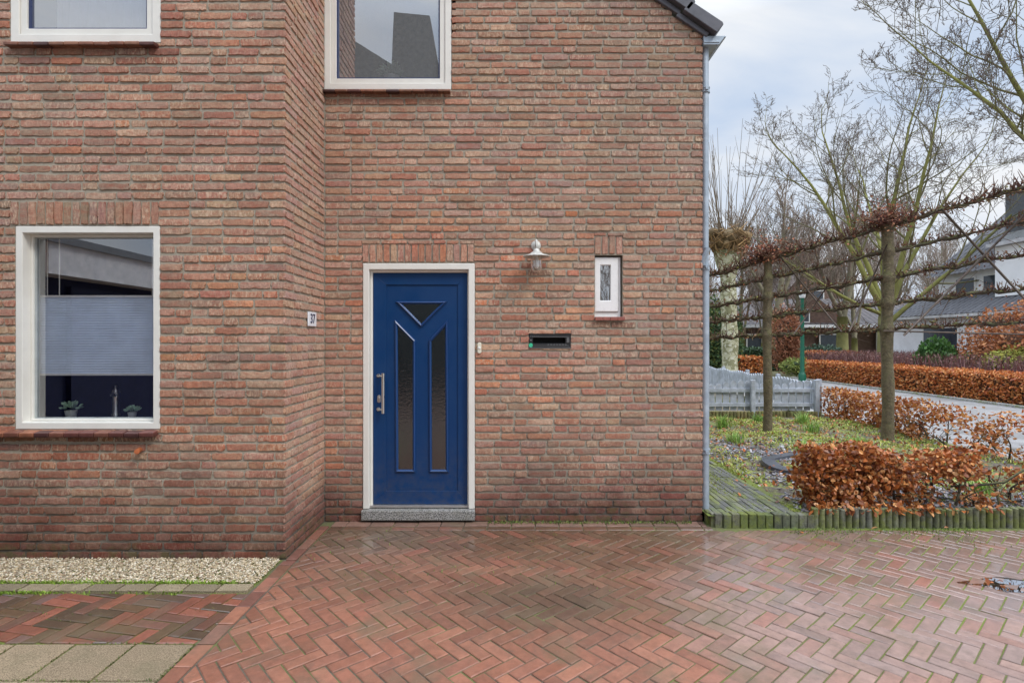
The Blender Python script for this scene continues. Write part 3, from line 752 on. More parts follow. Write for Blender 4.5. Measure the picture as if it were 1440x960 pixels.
def lay_paver(mb, poly, z, col, joint=.0075, bev=.004, jit=.0012, h=.03):
    if len(poly) < 3 or area(poly) < .0012: return
    a = inset(poly, joint/2); b = inset(poly, joint/2+bev)
    if area(b) < .0004 or area(b) > area(poly): return
    n = len(poly); dz = rng.normal(0, jit); tx, ty = rng.normal(0, .010, 2); cx = sum(p[0] for p in poly)/n; cy = sum(p[1] for p in poly)/n
    T = lambda p: z+dz+(p[0]-cx)*tx+(p[1]-cy)*ty
    V = [(p[0], p[1], z-h) for p in a] + [(p[0], p[1], T(p)-bev*.8) for p in a] + [(p[0], p[1], T(p)) for p in b]
    fs = [[k*n+i, k*n+(i+1) % n, (k+1)*n+(i+1) % n, (k+1)*n+i] for k in (0, 1) for i in range(n)] + [[2*n+i for i in range(n)]]
    mb.add(V, fs, col)
def herring(mb, region, L, w, rot, z, colf, org=(0, 0), rad=9, **kw):
    c, s = math.cos(rot), math.sin(rot)
    W = lambda p: (org[0]+p[0]*c-p[1]*s, org[1]+p[0]*s+p[1]*c)
    xs = [p[0] for p in region]; ys = [p[1] for p in region]
    bx = (min(xs)-.3, max(xs)+.3, min(ys)-.3, max(ys)+.3)
    m_ = int(rad/L)+1; k_ = int(rad*1.5/w)+1
    for m in range(-m_, m_+1):
        for k in range(-k_, k_+1):
            ox, oy = k*w+m*L, k*w-m*L
            wx, wy = W((ox, oy))
            if not (bx[0] < wx < bx[1] and bx[2] < wy < bx[3]): continue
            for R4 in ([(ox, oy), (ox+L, oy), (ox+L, oy+w), (ox, oy+w)], [(ox+L, oy+w-L), (ox+L+w, oy+w-L), (ox+L+w, oy+w), (ox+L, oy+w)]):
                P = clip([W(p) for p in R4], region)
                if P:
                    cx = sum(p[0] for p in P)/len(P); cy = sum(p[1] for p in P)/len(P)
                    lay_paver(mb, P, z, colf(cx, cy), **kw)
def sm(a, b, x):
    t = min(1, max(0, (x-a)/(b-a))); return t*t*(3-2*t)
def drive_col(x, y):
    red = np.array([(.35,.137,.078), (.32,.122,.07), (.38,.155,.09), (.30,.118,.07)][rng.integers(4)])
    pur = np.array([(.29,.18,.145), (.26,.165,.135), (.31,.19,.15), (.27,.18,.15), (.30,.16,.12)][rng.integers(5)])
    wav = .25*math.sin(y*2.3+1)+.2*math.sin(x*3+y)
    t = sm(.75, 1.45, x + wav + .45*(3.2-y)*.2 + rng.normal(0, .12))
    c = red*(1-t)+pur*t
    # damp olive band in front of the wall, worn stain in the middle
    o = max(sm(3.3, 4.1, y + .15*math.sin(x*2.1) + rng.normal(0, .08))*.78*(1-.6*sm(1.2, 1.7, x)), .95*math.exp(-(((x-.25)/.62)**2+((y-3.25)/.36)**2)), .6*math.exp(-(((x+.9)/.5)**2+((y-3.5)/.25)**2)))
    c = c*(1-o) + np.array([(.105,.062,.032), (.13,.08,.042), (.09,.058,.03), (.17,.08,.045)][rng.integers(4)])*o
    # grey worn band near the wall corner on the left
    g = .5*math.exp(-(((x+1.1)/.5)**2+((y-4.1)/.35)**2)); c = c*(1-g)+np.array((.25,.18,.13))*g
    dk = .60*rng.uniform(.6, 1.15)*math.exp(-(((x-.22)/.60)**2+((y-3.25)/.33)**2)); c = c*(1-dk)+np.array((.082,.050,.027))*rng.uniform(.8, 1.3)*dk
    q = rng.random()
    if q < .006 and 3.5 < y < 4.35 and x > .5: c = np.array((.46,.26,.10)) if rng.random() < .5 else np.array((.36,.20,.10))
    elif q < .08 and y > 3.0: c = c*.5+np.array((.36,.12,.075))*.5
    c = c*rng.uniform(.86, 1.08)*(.80+.14*t); c = c*.95 + c.mean()*.05
    wet = .40 + .55*sm(.9, 1.9, x)*sm(2.3, 3.6, y) + .8*math.exp(-(((x-1.6)/.6)**2+((y-3.8)/.4)**2)) + .25*sm(3.6, 4.4, y) + .5*math.exp(-(((x-3.0)/.6)**2+((y-3.4)/.3)**2))
    wet -= .5*dk
    return np.append(c, min(1, wet*rng.uniform(.8, 1.1)))
mb = MB()
herring(mb, [(-1.487, 1.3), (7.4, 1.3), (7.4, 4.425), (-1.487, 4.425)], .192, .0755, R(-45-3.8), 0, drive_col, org=(.17, 3.0))
def course(mb, x0, x1, y0, y1, along, L, z, colf, **kw):
    q = x0 if along == 'x' else y0; e = x1 if along == 'x' else y1
    q -= rng.uniform(0, L*.6)
    while q < e:
        a, b = max(q, x0 if along == 'x' else y0), min(q+L, e)
        if b-a > .02:
            P = [(a, y0), (b, y0), (b, y1), (a, y1)] if along == 'x' else [(x0, a), (x1, a), (x1, b), (x0, b)]
            lay_paver(mb, P, z, colf(sum(p[0] for p in P)/4, sum(p[1] for p in P)/4), **kw)
        q += L
course(mb, -1.487, XR+.02, 4.43, 4.51, 'x', .195, 0, drive_col)
course(mb, -1.487, XR, 4.515, YM-.004, 'x', .195, .004, lambda x, y: np.append(np.array((.20,.115,.085))*rng.uniform(.7, 1.2), .35))
edge_col = lambda x, y: np.append(np.array([(.24,.10,.065), (.20,.085,.06), (.23,.115,.08)][rng.integers(3)])*rng.uniform(.8, 1.1), .25)
course(mb, XC+.008, -1.492, YL-.02, YM-.13, 'y', .20, .008, edge_col); course(mb, XC-.005, -1.492, 1.3, YL-.025, 'y', .195, .001, lambda x, y: edge_col(x, y) if rng.random() < .35 else drive_col(x, y))
struct(mb.build('driveway_paving', M_paver))
mb = MB(); mb.add([(-1.6, 1.0, -.006), (7.5, 1.0, -.006), (7.5, YM+.02, -.006), (-1.6, YM+.02, -.006)], np.array([(0,1,2,3)])); struct(mb.build('driveway_bedding', M_joint))
# left strip: gravel, small setts, brown bricks, aggregate slabs
sett_col = lambda x, y: np.append(np.array((.25,.21,.145))*rng.uniform(.75, 1.1), 0)
M_agg = N('exposed_aggregate'); a_ = M_agg.attr()
c_ = M_agg.mix(M_agg.ramp(M_agg.noise(190, 3, .8), .4, .6), M_agg.mix(1.0, a_.outputs['Color'], (.55,.5,.42), 'MULTIPLY'), M_agg.mix(1.0, a_.outputs['Color'], (1.55,1.5,1.4), 'MULTIPLY'))
c_ = M_agg.mix(M_agg.ramp(M_agg.noise(5, 6, .7), .48, .68, 0, .6), c_, (.16,.135,.075)); M_agg.base(c_); M_agg.rough(.8); M_agg.bump(M_agg.noise(170, 3, .8), .7, .006); M_agg = M_agg.m
mb = MB()
course(mb, -5.2, -1.60, 3.325, 3.43, 'x', .20, .012, sett_col, joint=.012)
for i in range(12):
    for j in range(4):
        xb, yb2 = -1.586-i*.300, 2.762-j*.300
        lay_paver(mb, [(xb-.3, yb2-.3), (xb, yb2-.3), (xb, yb2), (xb-.3, yb2)], .0, np.append(np.array((.26,.205,.14))*rng.uniform(.65, 1.2), 0), joint=.010, bev=.004)
struct(mb.build('aggregate_slabs', M_agg))
mb = MB()
def wetcol(x, y):
    c = np.array([(.26,.09,.055), (.13,.075,.04), (.12,.075,.04), (.17,.08,.055), (.19,.11,.09), (.27,.095,.06), (.10,.065,.04), (.13,.085,.06)][rng.integers(8)])
    return np.append(c*rng.uniform(.7, 1.0), .72)
herring(mb, [(-5.2, 2.768), (-1.578, 2.768), (-1.578, 3.318), (-5.2, 3.318)], .200, .0775, R(-12), 0, wetcol, org=(-3, 3), rad=7)
struct(mb.build('brick_strip', M_paver))
mb = MB(); mb.add([(-5.4, 1.0, -.008), (-1.58, 1.0, -.008), (-1.58, 3.86, -.008), (-5.4, 3.86, -.008)], np.array([(0,1,2,3)])); struct(mb.build('strip_bedding', M_joint))
# moss ridge between gravel and setts
def blades(mb, pts, hmin, hmax, cols, w=.004, lean=.5, segs=2):
    n = len(pts); pts = np.asarray(pts)
    a = rng.uniform(0, 2*math.pi, n); h = rng.uniform(hmin, hmax, n); ln = rng.uniform(0, lean, n)*h
    dx, dy = np.cos(a), np.sin(a)
    px_, py_ = -dy*w, dx*w
    b = pts; V = np.zeros((n, 5, 3))
    V[:, 0] = b - np.stack([px_, py_, 0*a], -1); V[:, 1] = b + np.stack([px_, py_, 0*a], -1)
    mid = b + np.stack([dx*ln*.35, dy*ln*.35, h*.6], -1)
    V[:, 2] = mid + np.stack([px_, py_, 0*a], -1)*.8; V[:, 3] = mid - np.stack([px_, py_, 0*a], -1)*.8
    V[:, 4] = b + np.stack([dx*ln, dy*ln, h], -1)
    c = np.asarray(cols)[rng.integers(len(cols), size=n)] * rng.uniform(.7, 1.25, (n, 1))
    C5 = np.repeat(np.concatenate([c, np.ones((n, 1))], 1), 5, axis=0)
    i = np.arange(n)*5
    base = mb.n
    mb.add(V.reshape(-1, 3), np.stack([i, i+1, i+2, i+3], -1), C5)
    mb.L.append(np.stack([i+3, i+2, i+4], -1).ravel()+base); mb.S.append(np.full(n, 3)); mb.M.append(np.zeros(n, int))
GREENS = [(.10,.17,.02), (.16,.22,.03), (.20,.24,.05), (.07,.12,.02)]
mb = MB()
n = 4200; X = rng.uniform(-4.6, -1.72, n); keep = (np.sin(X*5)+np.sin(X*11+1)+rng.normal(0, .8, n)) > -.6 - (X < -2.4)*.6; X = X[keep]
blades(mb, np.stack([X, 3.437+rng.normal(0, .012, len(X)), np.zeros(len(X))+.002], -1), .008, .024, [(.20,.32,.03), (.26,.38,.04), (.16,.24,.03)], .004, 1.2)
n = 2600; X = rng.uniform(-4.6, -2.0, n); keep = (np.sin(X*4+2)+rng.normal(0, .8, n) + (X < -2.7)) > .5; X = X[keep]
blades(mb, np.stack([X, 3.318+rng.normal(0, .010, len(X)), np.zeros(len(X))-.004], -1), .008, .022, [(.20,.32,.03), (.26,.38,.04), (.16,.24,.03)], .004, 1.2)
n = 5000; i_ = rng.integers(0, 9, n); X = np.where(rng.random(n) < .6, -1.586-i_*.3, rng.uniform(-4.2, -1.6, n)); Y = np.where(X == -1.586-i_*.3, rng.uniform(2.0, 2.76, n), 2.762-.3*rng.integers(0, 3, n))
keep = np.sin(X*6+Y*9)+np.sin(X*2.3)+rng.normal(0, .6, n) > .2
blades(mb, np.stack([X+rng.normal(0, .006, n), Y+rng.normal(0, .006, n), np.full(n, -.006)], -1)[keep], .005, .013, [(.12,.14,.03), (.16,.17,.05), (.10,.12,.03)], .003, 1.4)
n = 2500; X = rng.uniform(-4.6, -1.6, n); Y = rng.uniform(2.78, 3.3, n); keep = np.sin(X*5+Y*11)+np.sin(Y*17)+rng.normal(0, .5, n) + 2*(Y-3.1) > .9
blades(mb, np.stack([X, Y, np.full(n, -.003)], -1)[keep], .003, .009, [(.12,.14,.03), (.14,.13,.04)], .003, 1.4)
tag(mb.build('moss', M_leaffar), 'bright green moss along the edge of the gravel strip', 'moss', kind='stuff')
# gravel
mb = MB()
def pebbles(mb, P, smin, smax, cols, flat=.6):
    n = len(P)
    ico = np.array([(0,0,1),(.894,0,.447),(.276,.851,.447),(-.724,.526,.447),(-.724,-.526,.447),(.276,-.851,.447),(.724,.526,-.447),(-.276,.851,-.447),(-.894,0,-.447),(-.276,-.851,-.447),(.724,-.526,-.447),(0,0,-1)])
    tri = np.array([(0,1,2),(0,2,3),(0,3,4),(0,4,5),(0,5,1),(1,6,2),(2,7,3),(3,8,4),(4,9,5),(5,10,1),(6,7,2),(7,8,3),(8,9,4),(9,10,5),(10,6,1),(11,7,6),(11,8,7),(11,9,8),(11,10,9),(11,6,10)])
    s = rng.uniform(smin, smax, n); ax = np.stack([s*rng.uniform(.8, 1.5, n), s*rng.uniform(.7, 1.1, n), s*flat*rng.uniform(.7, 1.2, n)], -1)
    V = ico[None]*ax[:, None]*rng.uniform(.82, 1.15, (n, 12, 1))
    a = rng.uniform(0, 6.28, n); t1 = rng.normal(0, .35, n)
    x = V[..., 0]*np.cos(t1)[:, None]+V[..., 2]*np.sin(t1)[:, None]; z = -V[..., 0]*np.sin(t1)[:, None]+V[..., 2]*np.cos(t1)[:, None]
    xx = x*np.cos(a)[:, None]-V[..., 1]*np.sin(a)[:, None]; yy = x*np.sin(a)[:, None]+V[..., 1]*np.cos(a)[:, None]
    V = np.stack([xx, yy, z], -1)+P[:, None]
    c = np.asarray(cols)[rng.integers(len(cols), size=n)]*rng.uniform(.75, 1.15, (n, 1))
    mb.add(V.reshape(-1, 3), (tri[None]+12*np.arange(n)[:, None, None]).reshape(-1, 3), np.repeat(np.concatenate([c, np.ones((n, 1))], 1), 12, axis=0))
n = 22000; X = rng.uniform(-5.0, -1.60, n); Y = rng.uniform(3.445, 3.825, n)
k = Y < 3.86 - (X+1.64).clip(0)*1.5
X, Y = X[k], Y[k]
P = np.stack([X, Y, .004+rng.uniform(0, .012, len(X))], -1)
pebbles(mb, P, .0034, .0074, [(.56,.46,.30), (.66,.57,.42), (.42,.33,.21), (.30,.24,.16), (.54,.42,.26), (.30,.20,.12), (.72,.65,.52)])
tag(mb.build('gravel', M_pebble), 'pale cream gravel in a strip at the foot of the left wall', 'gravel', kind='stuff')
# weeds in the joints near the kerb
mb = MB()
pts = []
for _ in range(2600):
    x = rng.uniform(2.2, 6.5); y = 4.40 + rng.normal(0, .05) - (rng.random() < .2)*rng.uniform(0, .35)
    if math.sin(x*6)+math.sin(x*2.3+1)+rng.normal(0, .5) > .1: pts.append((x, min(y, 4.44), 0))
for _ in range(900):
    x = rng.uniform(-.2, 1.5); pts.append((x, 4.60-abs(rng.normal(0, .02)), .004))
for _ in range(260):
    x, y = rng.uniform(-1.45, .9), rng.uniform(3.3, 4.4); pts.append((x, y, -.005))
blades(mb, pts, .006, .022, GREENS, .003, 1.3)
tag(mb.build('joint_weeds', M_leaffar), 'small green weeds and moss growing in the driveway joints', 'weeds', kind='stuff')
# puddle
mb = MB(); n = 40; cx, cy = 3.28, 3.42
V = [(cx+(.42+.07*math.sin(3*t)+.05*math.sin(5*t+1))*math.cos(t), cy+(.10+.03*math.sin(3*t+1)+.02*math.sin(7*t))*math.sin(t), .0009) for t in np.linspace(0, 2*math.pi, n+1)[:-1]]
mb.add(V, [list(range(n))]); struct(mb.build('puddle', M_water))

# ------------------------------------------------------------------ raised path, kerb, palisade
PH = .10
mb = MB()
pcol = lambda x, y: np.append(np.array([(.12,.122,.11), (.10,.102,.09), (.135,.135,.118), (.11,.125,.06)][rng.integers(4)])*rng.uniform(.75, 1.1), .3)
i = 0; x = XR+.02
while x < 2.36:
    course(mb, x, x+.0525, 4.56, 12.0, 'y', .205, PH, pcol, joint=.005, bev=.003, h=.05, jit=.002); x += .0525
k = N('grey_paver'); a_ = k.attr(); c = k.mix(1.0, a_.outputs['Color'], k.gray(k.ramp(k.noise(30, 6, .7), .28, .72, .5, 1.5)), 'MULTIPLY')
c = k.mix(k.ramp(k.noise(1.0, 6, .7, stretch=(9, 3.2, 3)), .50, .64, 0, .9), c, k.mix(k.noise(50, 4), (.10, .13, .02), (.26, .28, .05))); k.base(c); k.rough(.6); k.bump(k.noise(80, 5, .7), .6, .006)
struct(mb.build('garden_path', k.m))
mb = MB(); mb.add([(XR, 4.50, PH-.010), (2.44, 4.50, PH-.010), (2.44, 12, PH-.010), (XR, 12, PH-.010)], np.array([(0,1,2,3)])); struct(mb.build('path_bedding', M_joint))
mb = MB(); n = 26000
X = rng.uniform(XR+.05, 2.42, n); Y = rng.uniform(4.5, 9, n)
v = np.sin(X*7+Y*1.2)+np.sin(Y*3.1-X*2)+rng.normal(0, .55, n) + 1.5*(X > 2.34); k = v > .8
blades(mb, np.stack([X[k], Y[k], np.full(k.sum(), PH-.004)], -1), .005, .014, [(.24,.29,.04), (.18,.24,.03), (.30,.30,.07)], .005, 1.5)
tag(mb.build('path_moss', M_leaffar), 'yellow green moss creeping over the raised grey path', 'moss', kind='stuff')
t = thing('brick_kerb', 'row of upright mossy grey bricks edging the raised path beside the drainpipe', 'kerb', (2.0, 4.5, 0))
kc = lambda: np.append(np.array([(.13,.13,.10), (.10,.11,.07), (.15,.145,.11), (.10,.125,.04)][rng.integers(4)])*rng.uniform(.7, 1.1), 1)
x = 1.655
while x < 2.44:
    mb = MB(); w = .068; z1 = PH+.008+rng.normal(0, .004); y0 = 4.478+rng.normal(0, .003)
    if x < 1.68: y0 += .012
    mb.box(x+.003, x+w-.003, y0, y0+.085, -.03, z1, kc()); mb.build('kerb_brick', M_conc, t, bevel=.007); x += w
for k_, (x, y) in enumerate(((1.612, 4.565), (1.632, 4.515))):
    mb = MB(); mb.box(x+.002, x+.035, y, y+.06, -.03, PH+.006, kc()); mb.build('kerb_brick', M_conc, t, bevel=.007)
t = thing('palisade_edging', 'row of small rounded mossy concrete palisades along the foot of the front hedge', 'edging', (3.5, 4.5, 0))
x = 2.452
while x < 6.2:
    mb = MB(); r = .0265; zt_ = .150+rng.normal(0, .004); y0 = 4.50+rng.normal(0, .003)
    g = rng.random()
    c = np.array((.13,.13,.105))*(1-g*.6)+np.array((.15,.165,.035))*g*.6
    if x > 3.3: c = c*.8
    pl = [(x+r+r*math.cos(q)*.97, y0+(r if q > math.pi else r*1.8)*math.sin(q)) for q in np.linspace(0, 2*math.pi, 15)[:-1]]
    mb.prism(pl, lambda u, v, d: (u, v, d), -.03, zt_, np.append(c*rng.uniform(.8, 1.2), 1)); mb.build('palisade', M_conc, t, smooth=True, sharp=50, bevel=.005); x += .0545

# ------------------------------------------------------------------ garden bed
nx, ny = 90, 130
xs, ys = np.linspace(2.365, 6.0, nx), np.linspace(4.53, 10.32, ny)
Xg, Yg = np.meshgrid(xs, ys, indexing='ij')
bed_z = lambda x, y: .105 - .03*np.exp(-(x-2.36)/.08) + .02*np.sin(x*3+y*1.7)+.012*np.sin(x*8-y*6)+.008*np.sin(y*15+x*4)
Zg = bed_z(Xg, Yg)
Q = np.array([(i*ny+j, (i+1)*ny+j, (i+1)*ny+j+1, i*ny+j+1) for i in range(nx-1) for j in range(ny-1)])
mb = MB(); mb.add(np.stack([Xg, Yg, Zg], -1).reshape(-1, 3), Q); struct(mb.build('garden_bed', M_soil, smooth=True))
def slate_mask(x, y): return np.sin(x*2.1+.6)+np.cos(y*1.6+.3)+np.sin(x*5+y*3.3)*.5 + (y < 6.0)*.9 - (y > 7.2)*1.2
n = 16000; X = rng.uniform(2.42, 6.0, n); Y = 4.6+rng.power(.9, n)*3.6
k = slate_mask(X, Y)+rng.normal(0, .6, n) > .25; X, Y = X[k], Y[k]; n = len(X)
mb = MB()
s = rng.uniform(.010, .026, n); a = rng.uniform(0, 6.28, n); tl = rng.normal(0, .32, (n, 2)); asp = rng.uniform(.35, .8, n)
V = np.zeros((n, 8, 3))
cc = np.array([(-1,-.7),(.9,-1),(1,.8),(-.8,1)])
for i in range(4):
    lx_ = cc[i, 0]*s*rng.uniform(.7, 1.1, n); ly_ = cc[i, 1]*s*asp*rng.uniform(.7, 1.1, n)
    wx = X+lx_*np.cos(a)-ly_*np.sin(a); wy = Y+lx_*np.sin(a)+ly_*np.cos(a)
    wz = bed_z(X, Y)+.010+rng.uniform(0, 1, n)*0+lx_*tl[:, 0]+ly_*tl[:, 1]
    V[:, i] = np.stack([wx, wy, wz], -1); V[:, i+4] = np.stack([wx, wy, wz-.006], -1)
fq = np.array([(0,1,2,3),(0,4,5,1),(1,5,6,2),(2,6,7,3),(3,7,4,0)])
pc = 1.5*np.array([(.10,.10,.115), (.15,.15,.17), (.20,.195,.21), (.13,.12,.125), (.26,.25,.26), (.09,.08,.08)])
c = pc[rng.integers(6, size=n)]*rng.uniform(.8, 1.2, (n, 1))
mb.add(V.reshape(-1, 3), (fq[None]+8*np.arange(n)[:, None, None]).reshape(-1, 4), np.repeat(np.concatenate([c, np.ones((n, 1))], 1), 8, axis=0))
tag(mb.build('slate_chippings', M_slate), 'grey slate chippings spread over the garden bed behind the front hedge', 'slate', kind='stuff')
# low ground cover
n = 40000; X = rng.uniform(2.42, 6.0, n); Y = 4.6+rng.power(1.2, n)*5.6
k = (np.sin(X*3.3+1)+np.sin(Y*2.9+X)+.8*np.sin(X*9+Y*4)+rng.normal(0, .7, n)) > .45 - .5*(Y > 6.6) + .6*(Y < 5.6); X, Y = X[k], Y[k]
mb = MB(); blades(mb, np.stack([X, Y, bed_z(X, Y)-.003], -1), .010, .040, [(.36,.44,.06), (.44,.50,.10), (.26,.36,.05), (.50,.48,.15), (.34,.26,.12)], .008, 1.9)
tag(mb.build('ground_cover', M_leaffar), 'yellow green moss and low weeds covering the garden bed', 'ground cover', kind='stuff')
BROWNS = [(.42,.13,.032), (.52,.19,.05), (.43,.13,.03), (.60,.28,.09), (.28,.085,.028), (.48,.16,.045), (.20,.07,.03), (.58,.30,.12)]
def leaves(mb, P, size, cols, nrm=None, droop=0, ratio=.62, cv=.25, fold=.25):
    """P (n,3) leaf bases; folded six point leaves"""
    n = len(P); P = np.asarray(P)
    d = rng.normal(0, 1, (n, 3)); d[:, 2] = d[:, 2]*.8 - droop; d /= np.linalg.norm(d, axis=1, keepdims=True)
    u = rng.normal(0, 1, (n, 3)) if nrm is None else nrm + rng.normal(0, .35, (n, 3))
    w = np.cross(d, u); w /= np.linalg.norm(w, axis=1, keepdims=True)+1e-9
    u = np.cross(w, d)
    L = (np.asarray(size)*rng.uniform(.65, 1.2, n))[:, None]; W = L*ratio*.5
    f = (W*fold*2*rng.uniform(-.4, 1.4, (n, 1)))
    curl = L*rng.normal(0, .14, (n, 1))
    V = np.stack([P, P+d*L*.30+w*W+u*f, P+d*L*.68+w*W*.85+u*(f+curl*.5), P+d*L+u*curl, P+d*L*.68-w*W*.85+u*(f+curl*.5), P+d*L*.30-w*W+u*f], 1)
    c = np.asarray(cols)[rng.integers(len(cols), size=n)]*rng.uniform(1-cv*1.3, 1+cv, (n, 1))
    i = 6*np.arange(n)
    Q = np.concatenate([np.stack([i, i+1, i+2, i+3], -1), np.stack([i, i+3, i+4, i+5], -1)])
    mb.add(V.reshape(-1, 3), Q, np.repeat(np.concatenate([c, np.ones((n, 1))], 1), 6, axis=0))
mb = MB(); n = 2200; X = rng.uniform(2.42, 6, n); Y = 4.6+rng.power(1.2, n)*5.6
leaves(mb, np.stack([X, Y, bed_z(X, Y)+.015], -1), .05, BROWNS+[(.14,.07,.04), (.20,.10,.06)], nrm=np.array([0, 0, 3.0]))
n = 60; X = rng.uniform(1.65, 2.4, n); Y = rng.uniform(4.6, 8, n); k = rng.random(n) < .45+.5*(X > 2.25); leaves(mb, np.stack([X[k], Y[k], np.full(k.sum(), PH+.006)], -1), .045, BROWNS, nrm=np.array([0, 0, 4.0]))
leaves(mb, np.array([(3.0+rng.normal(0, .08), 3.44+rng.normal(0, .03), .008) for _ in range(4)]+[(rng.uniform(2.2, 4.2), 4.38+rng.normal(0, .05), .006) for _ in range(6)]), .05, BROWNS, nrm=np.array([0, 0, 4.0]))
tag(mb.build('fallen_leaves', M_leafb), 'fallen brown leaves scattered over the garden bed and puddle', 'leaves', kind='stuff')
# pond like curved plastic edging
mb = MB(); V = []; n = 44
for q in np.linspace(R(70), R(330), n):
    r0, r1 = .60, .74
    for r, z in ((r1+.01, .105), (r1, .150), (r0, .152), (r0-.01, .095)):
        V.append((3.58+r*1.0*math.cos(q), 6.15+r*.85*math.sin(q), z+.01*math.sin(q*5)))
mb.add(V, np.array([(4*i+j, 4*i+4+j, 4*i+5+j, 4*i+1+j) for i in range(n-1) for j in range(3)]))
tag(mb.build('pond_rim', M_liner, smooth=True, sharp=50), 'dark grey curved plastic rim lying in the slate behind the hedge', 'pond rim')
for (x, y, s, lab) in ((4.3, 9.6, .8, 'small tuft in front of the fence post, right of the thinner lime'), (5.0, 9.5, .9, 'pale tuft near the right end of the grey fence'), (3.1, 7.7, .7, 'low tuft left of the middle of the bed, beside the path'), (4.5, 7.2, .9, 'bright tuft between both espalier trunks in front'), (2.50+.18, 9.4, 1.0, 'long leaved green tuft at the foot of the grey fence by the drainpipe'), (3.68, 6.9, 1.0, 'green grass tuft in the middle of the bed above the slate rim'), (4.75, 8.7, .9, 'green tuft right of the thinner espalier trunk'), (3.45, 9.0, 1.1, 'light green tuft just left of the thinner espalier trunk'), (3.6, 5.6, .8, 'bright green tuft glimpsed through the gap of the front hedge'), (4.35, 5.1, .8, 'green tuft seen low behind the bare stems of the front hedge')):
    mb = MB(); P = np.array([(x+rng.normal(0, .045), y+rng.normal(0, .045), bed_z(x, y)-.01) for _ in range(110)])
    blades(mb, P, .10*s, .26*s, [(.24,.42,.07), (.30,.48,.10), (.18,.34,.06), (.38,.48,.14)], .006, 1.1)
    tag(mb.build('grass_tuft', M_leaffar), lab, 'grass tuft', 'green tufts in the garden bed')

# ------------------------------------------------------------------ branching plants
rng = np.random.default_rng(21)
def rot_about(v, ax, a):
    ax = ax/ (np.linalg.norm(ax)+1e-9)
    return v*math.cos(a)+np.cross(ax, v)*math.sin(a)+ax*(ax@v)*(1-math.cos(a))
def grow(mb, p, d, L, r, lev, P, tips=None):
    """P: dict(levels, nseg, jit, up, kids, ang, ratio, rr, rmin, cols)"""
    n = P['nseg'][lev]; pts = [np.array(p, float)]; d = np.array(d, float); d /= np.linalg.norm(d)
    for i in range(n):
        d = d + rng.normal(0, P['jit'][lev], 3) + np.array([0, 0, P['up'][lev]]); d /= np.linalg.norm(d)
        pts.append(pts[-1] + d*L/n)
    pts = np.array(pts); last = lev == P['levels']-1
    rad = np.linspace(r, max(P['rmin'], r*P['taper'][lev]), n+1)
    c = np.array(P['cols'][min(lev, len(P['cols'])-1)])*rng.uniform(.8, 1.2)
    mb.tube(pts, rad, P['sides'][lev], np.append(c, 1), caps=False)
    if last:
        if tips is not None: tips.append((pts[-1], d))
        return
    m = P['kids'][lev]; m = int(rng.integers(m[0], m[1]+1))
    for q in range(m):
        t = P['t0'][lev] + (1-P['t0'][lev])*(q+rng.random())/m
        f = t*n; i = min(int(f), n-1); pos = pts[i]+(pts[i+1]-pts[i])*(f-i); dd = pts[i+1]-pts[i]; dd = dd/np.linalg.norm(dd)
        ax = np.cross(dd, rng.normal(0, 1, 3)); a = rng.uniform(*P['ang'][lev])
        nd = rot_about(dd, ax, a)
        l2 = L*rng.uniform(*P['ratio'][lev])*(1.15-.6*t)
        grow(mb, pos, nd, l2, max(P['rmin'], np.interp(t, [0, 1], [r, rad[-1]])*P['rr'][lev]), lev+1, P, tips)
    # the branch itself runs on as a twig
    grow(mb, pts[-1], d, L*P['ratio'][lev][0]*.8, rad[-1], lev+1, P, tips)

# front beech hedge
t = thing('beech_hedge', 'front beech hedge, dense rust leaves at left, bare stems at right, behind the palisades', 'hedge', (3.4, 4.72, .1))
mb = MB()
HP = dict(levels=3, nseg=[5, 4, 3], jit=[.22, .3, .3], up=[.05, .03, .0], kids=[(4, 6), (3, 5)], ang=[(.5, 1.2), (.4, 1.1)], ratio=[(.5, .8), (.4, .7)], rr=[.6, .6], rmin=.0016, taper=[.45, .4, .4], t0=[.2, .2], sides=[6, 4, 3], cols=[(.045,.035,.028), (.06,.04,.03), (.09,.055,.04)])
tips = []
for x in [2.55, 2.75, 2.93, 3.12, 3.30, 3.42, 3.62, 3.74, 3.98, 4.15, 4.32, 4.6, 4.85, 5.15, 5.5, 5.9]:
    grow(mb, (x, 4.72+rng.normal(0, .05), .08), (rng.normal(0, .3), rng.normal(0, .12), 1), rng.uniform(.30, .42), .013, 0, HP, tips)
mb.tube([(3.75, 4.70, .28), (3.95, 4.66, .30), (4.15, 4.64, .33), (4.3, 4.62, .44), (4.5, 4.64, .47)], [.009, .010, .010, .008, .005], 6, (.03,.022,.018,1))
mb.build('stems', M_twig, t, smooth=True)
mb = MB(); n = 46000
X = rng.uniform(2.40, 6.1, n); Y = rng.uniform(4.56, 4.92, n); Z = rng.uniform(.13, .66, n)
top = .60+.035*np.sin(X*5)+.03*np.sin(X*13); lump = np.sin(X*11+Z*9)+np.sin(X*5.3-Z*14+1)+.6*np.sin(Z*23+X*17)
den = np.where(X < 3.35, .92, np.where(Z > .34, .50, .06)) - .10*(X > 3.9) - .62*((X > 4.02) & (X < 4.75) & (Z > .38)) + .16*lump*(.6+.8*(X > 3.3))
den = np.where((X > 3.05) & (X < 3.6) & (Z < .27), .22, den)
den = np.where((X > 2.8) & (X < 3.0) & (Z < .3) & (Z > .2), den-.35, den)
k = (rng.random(n) < den*.62) & (Z < top) & (X > 2.42+.10*np.abs(np.sin(Z*9)))
P = np.stack([X, Y, Z], -1)[k]
tp = np.array([q[0] for q in tips]); tp = tp[(rng.random(len(tp)) < .35) & ~((tp[:, 0] > 4.02) & (tp[:, 0] < 4.75) & (tp[:, 2] > .38))]
leaves(mb, np.concatenate([P, tp]), .044, BROWNS, droop=.35, ratio=.68)
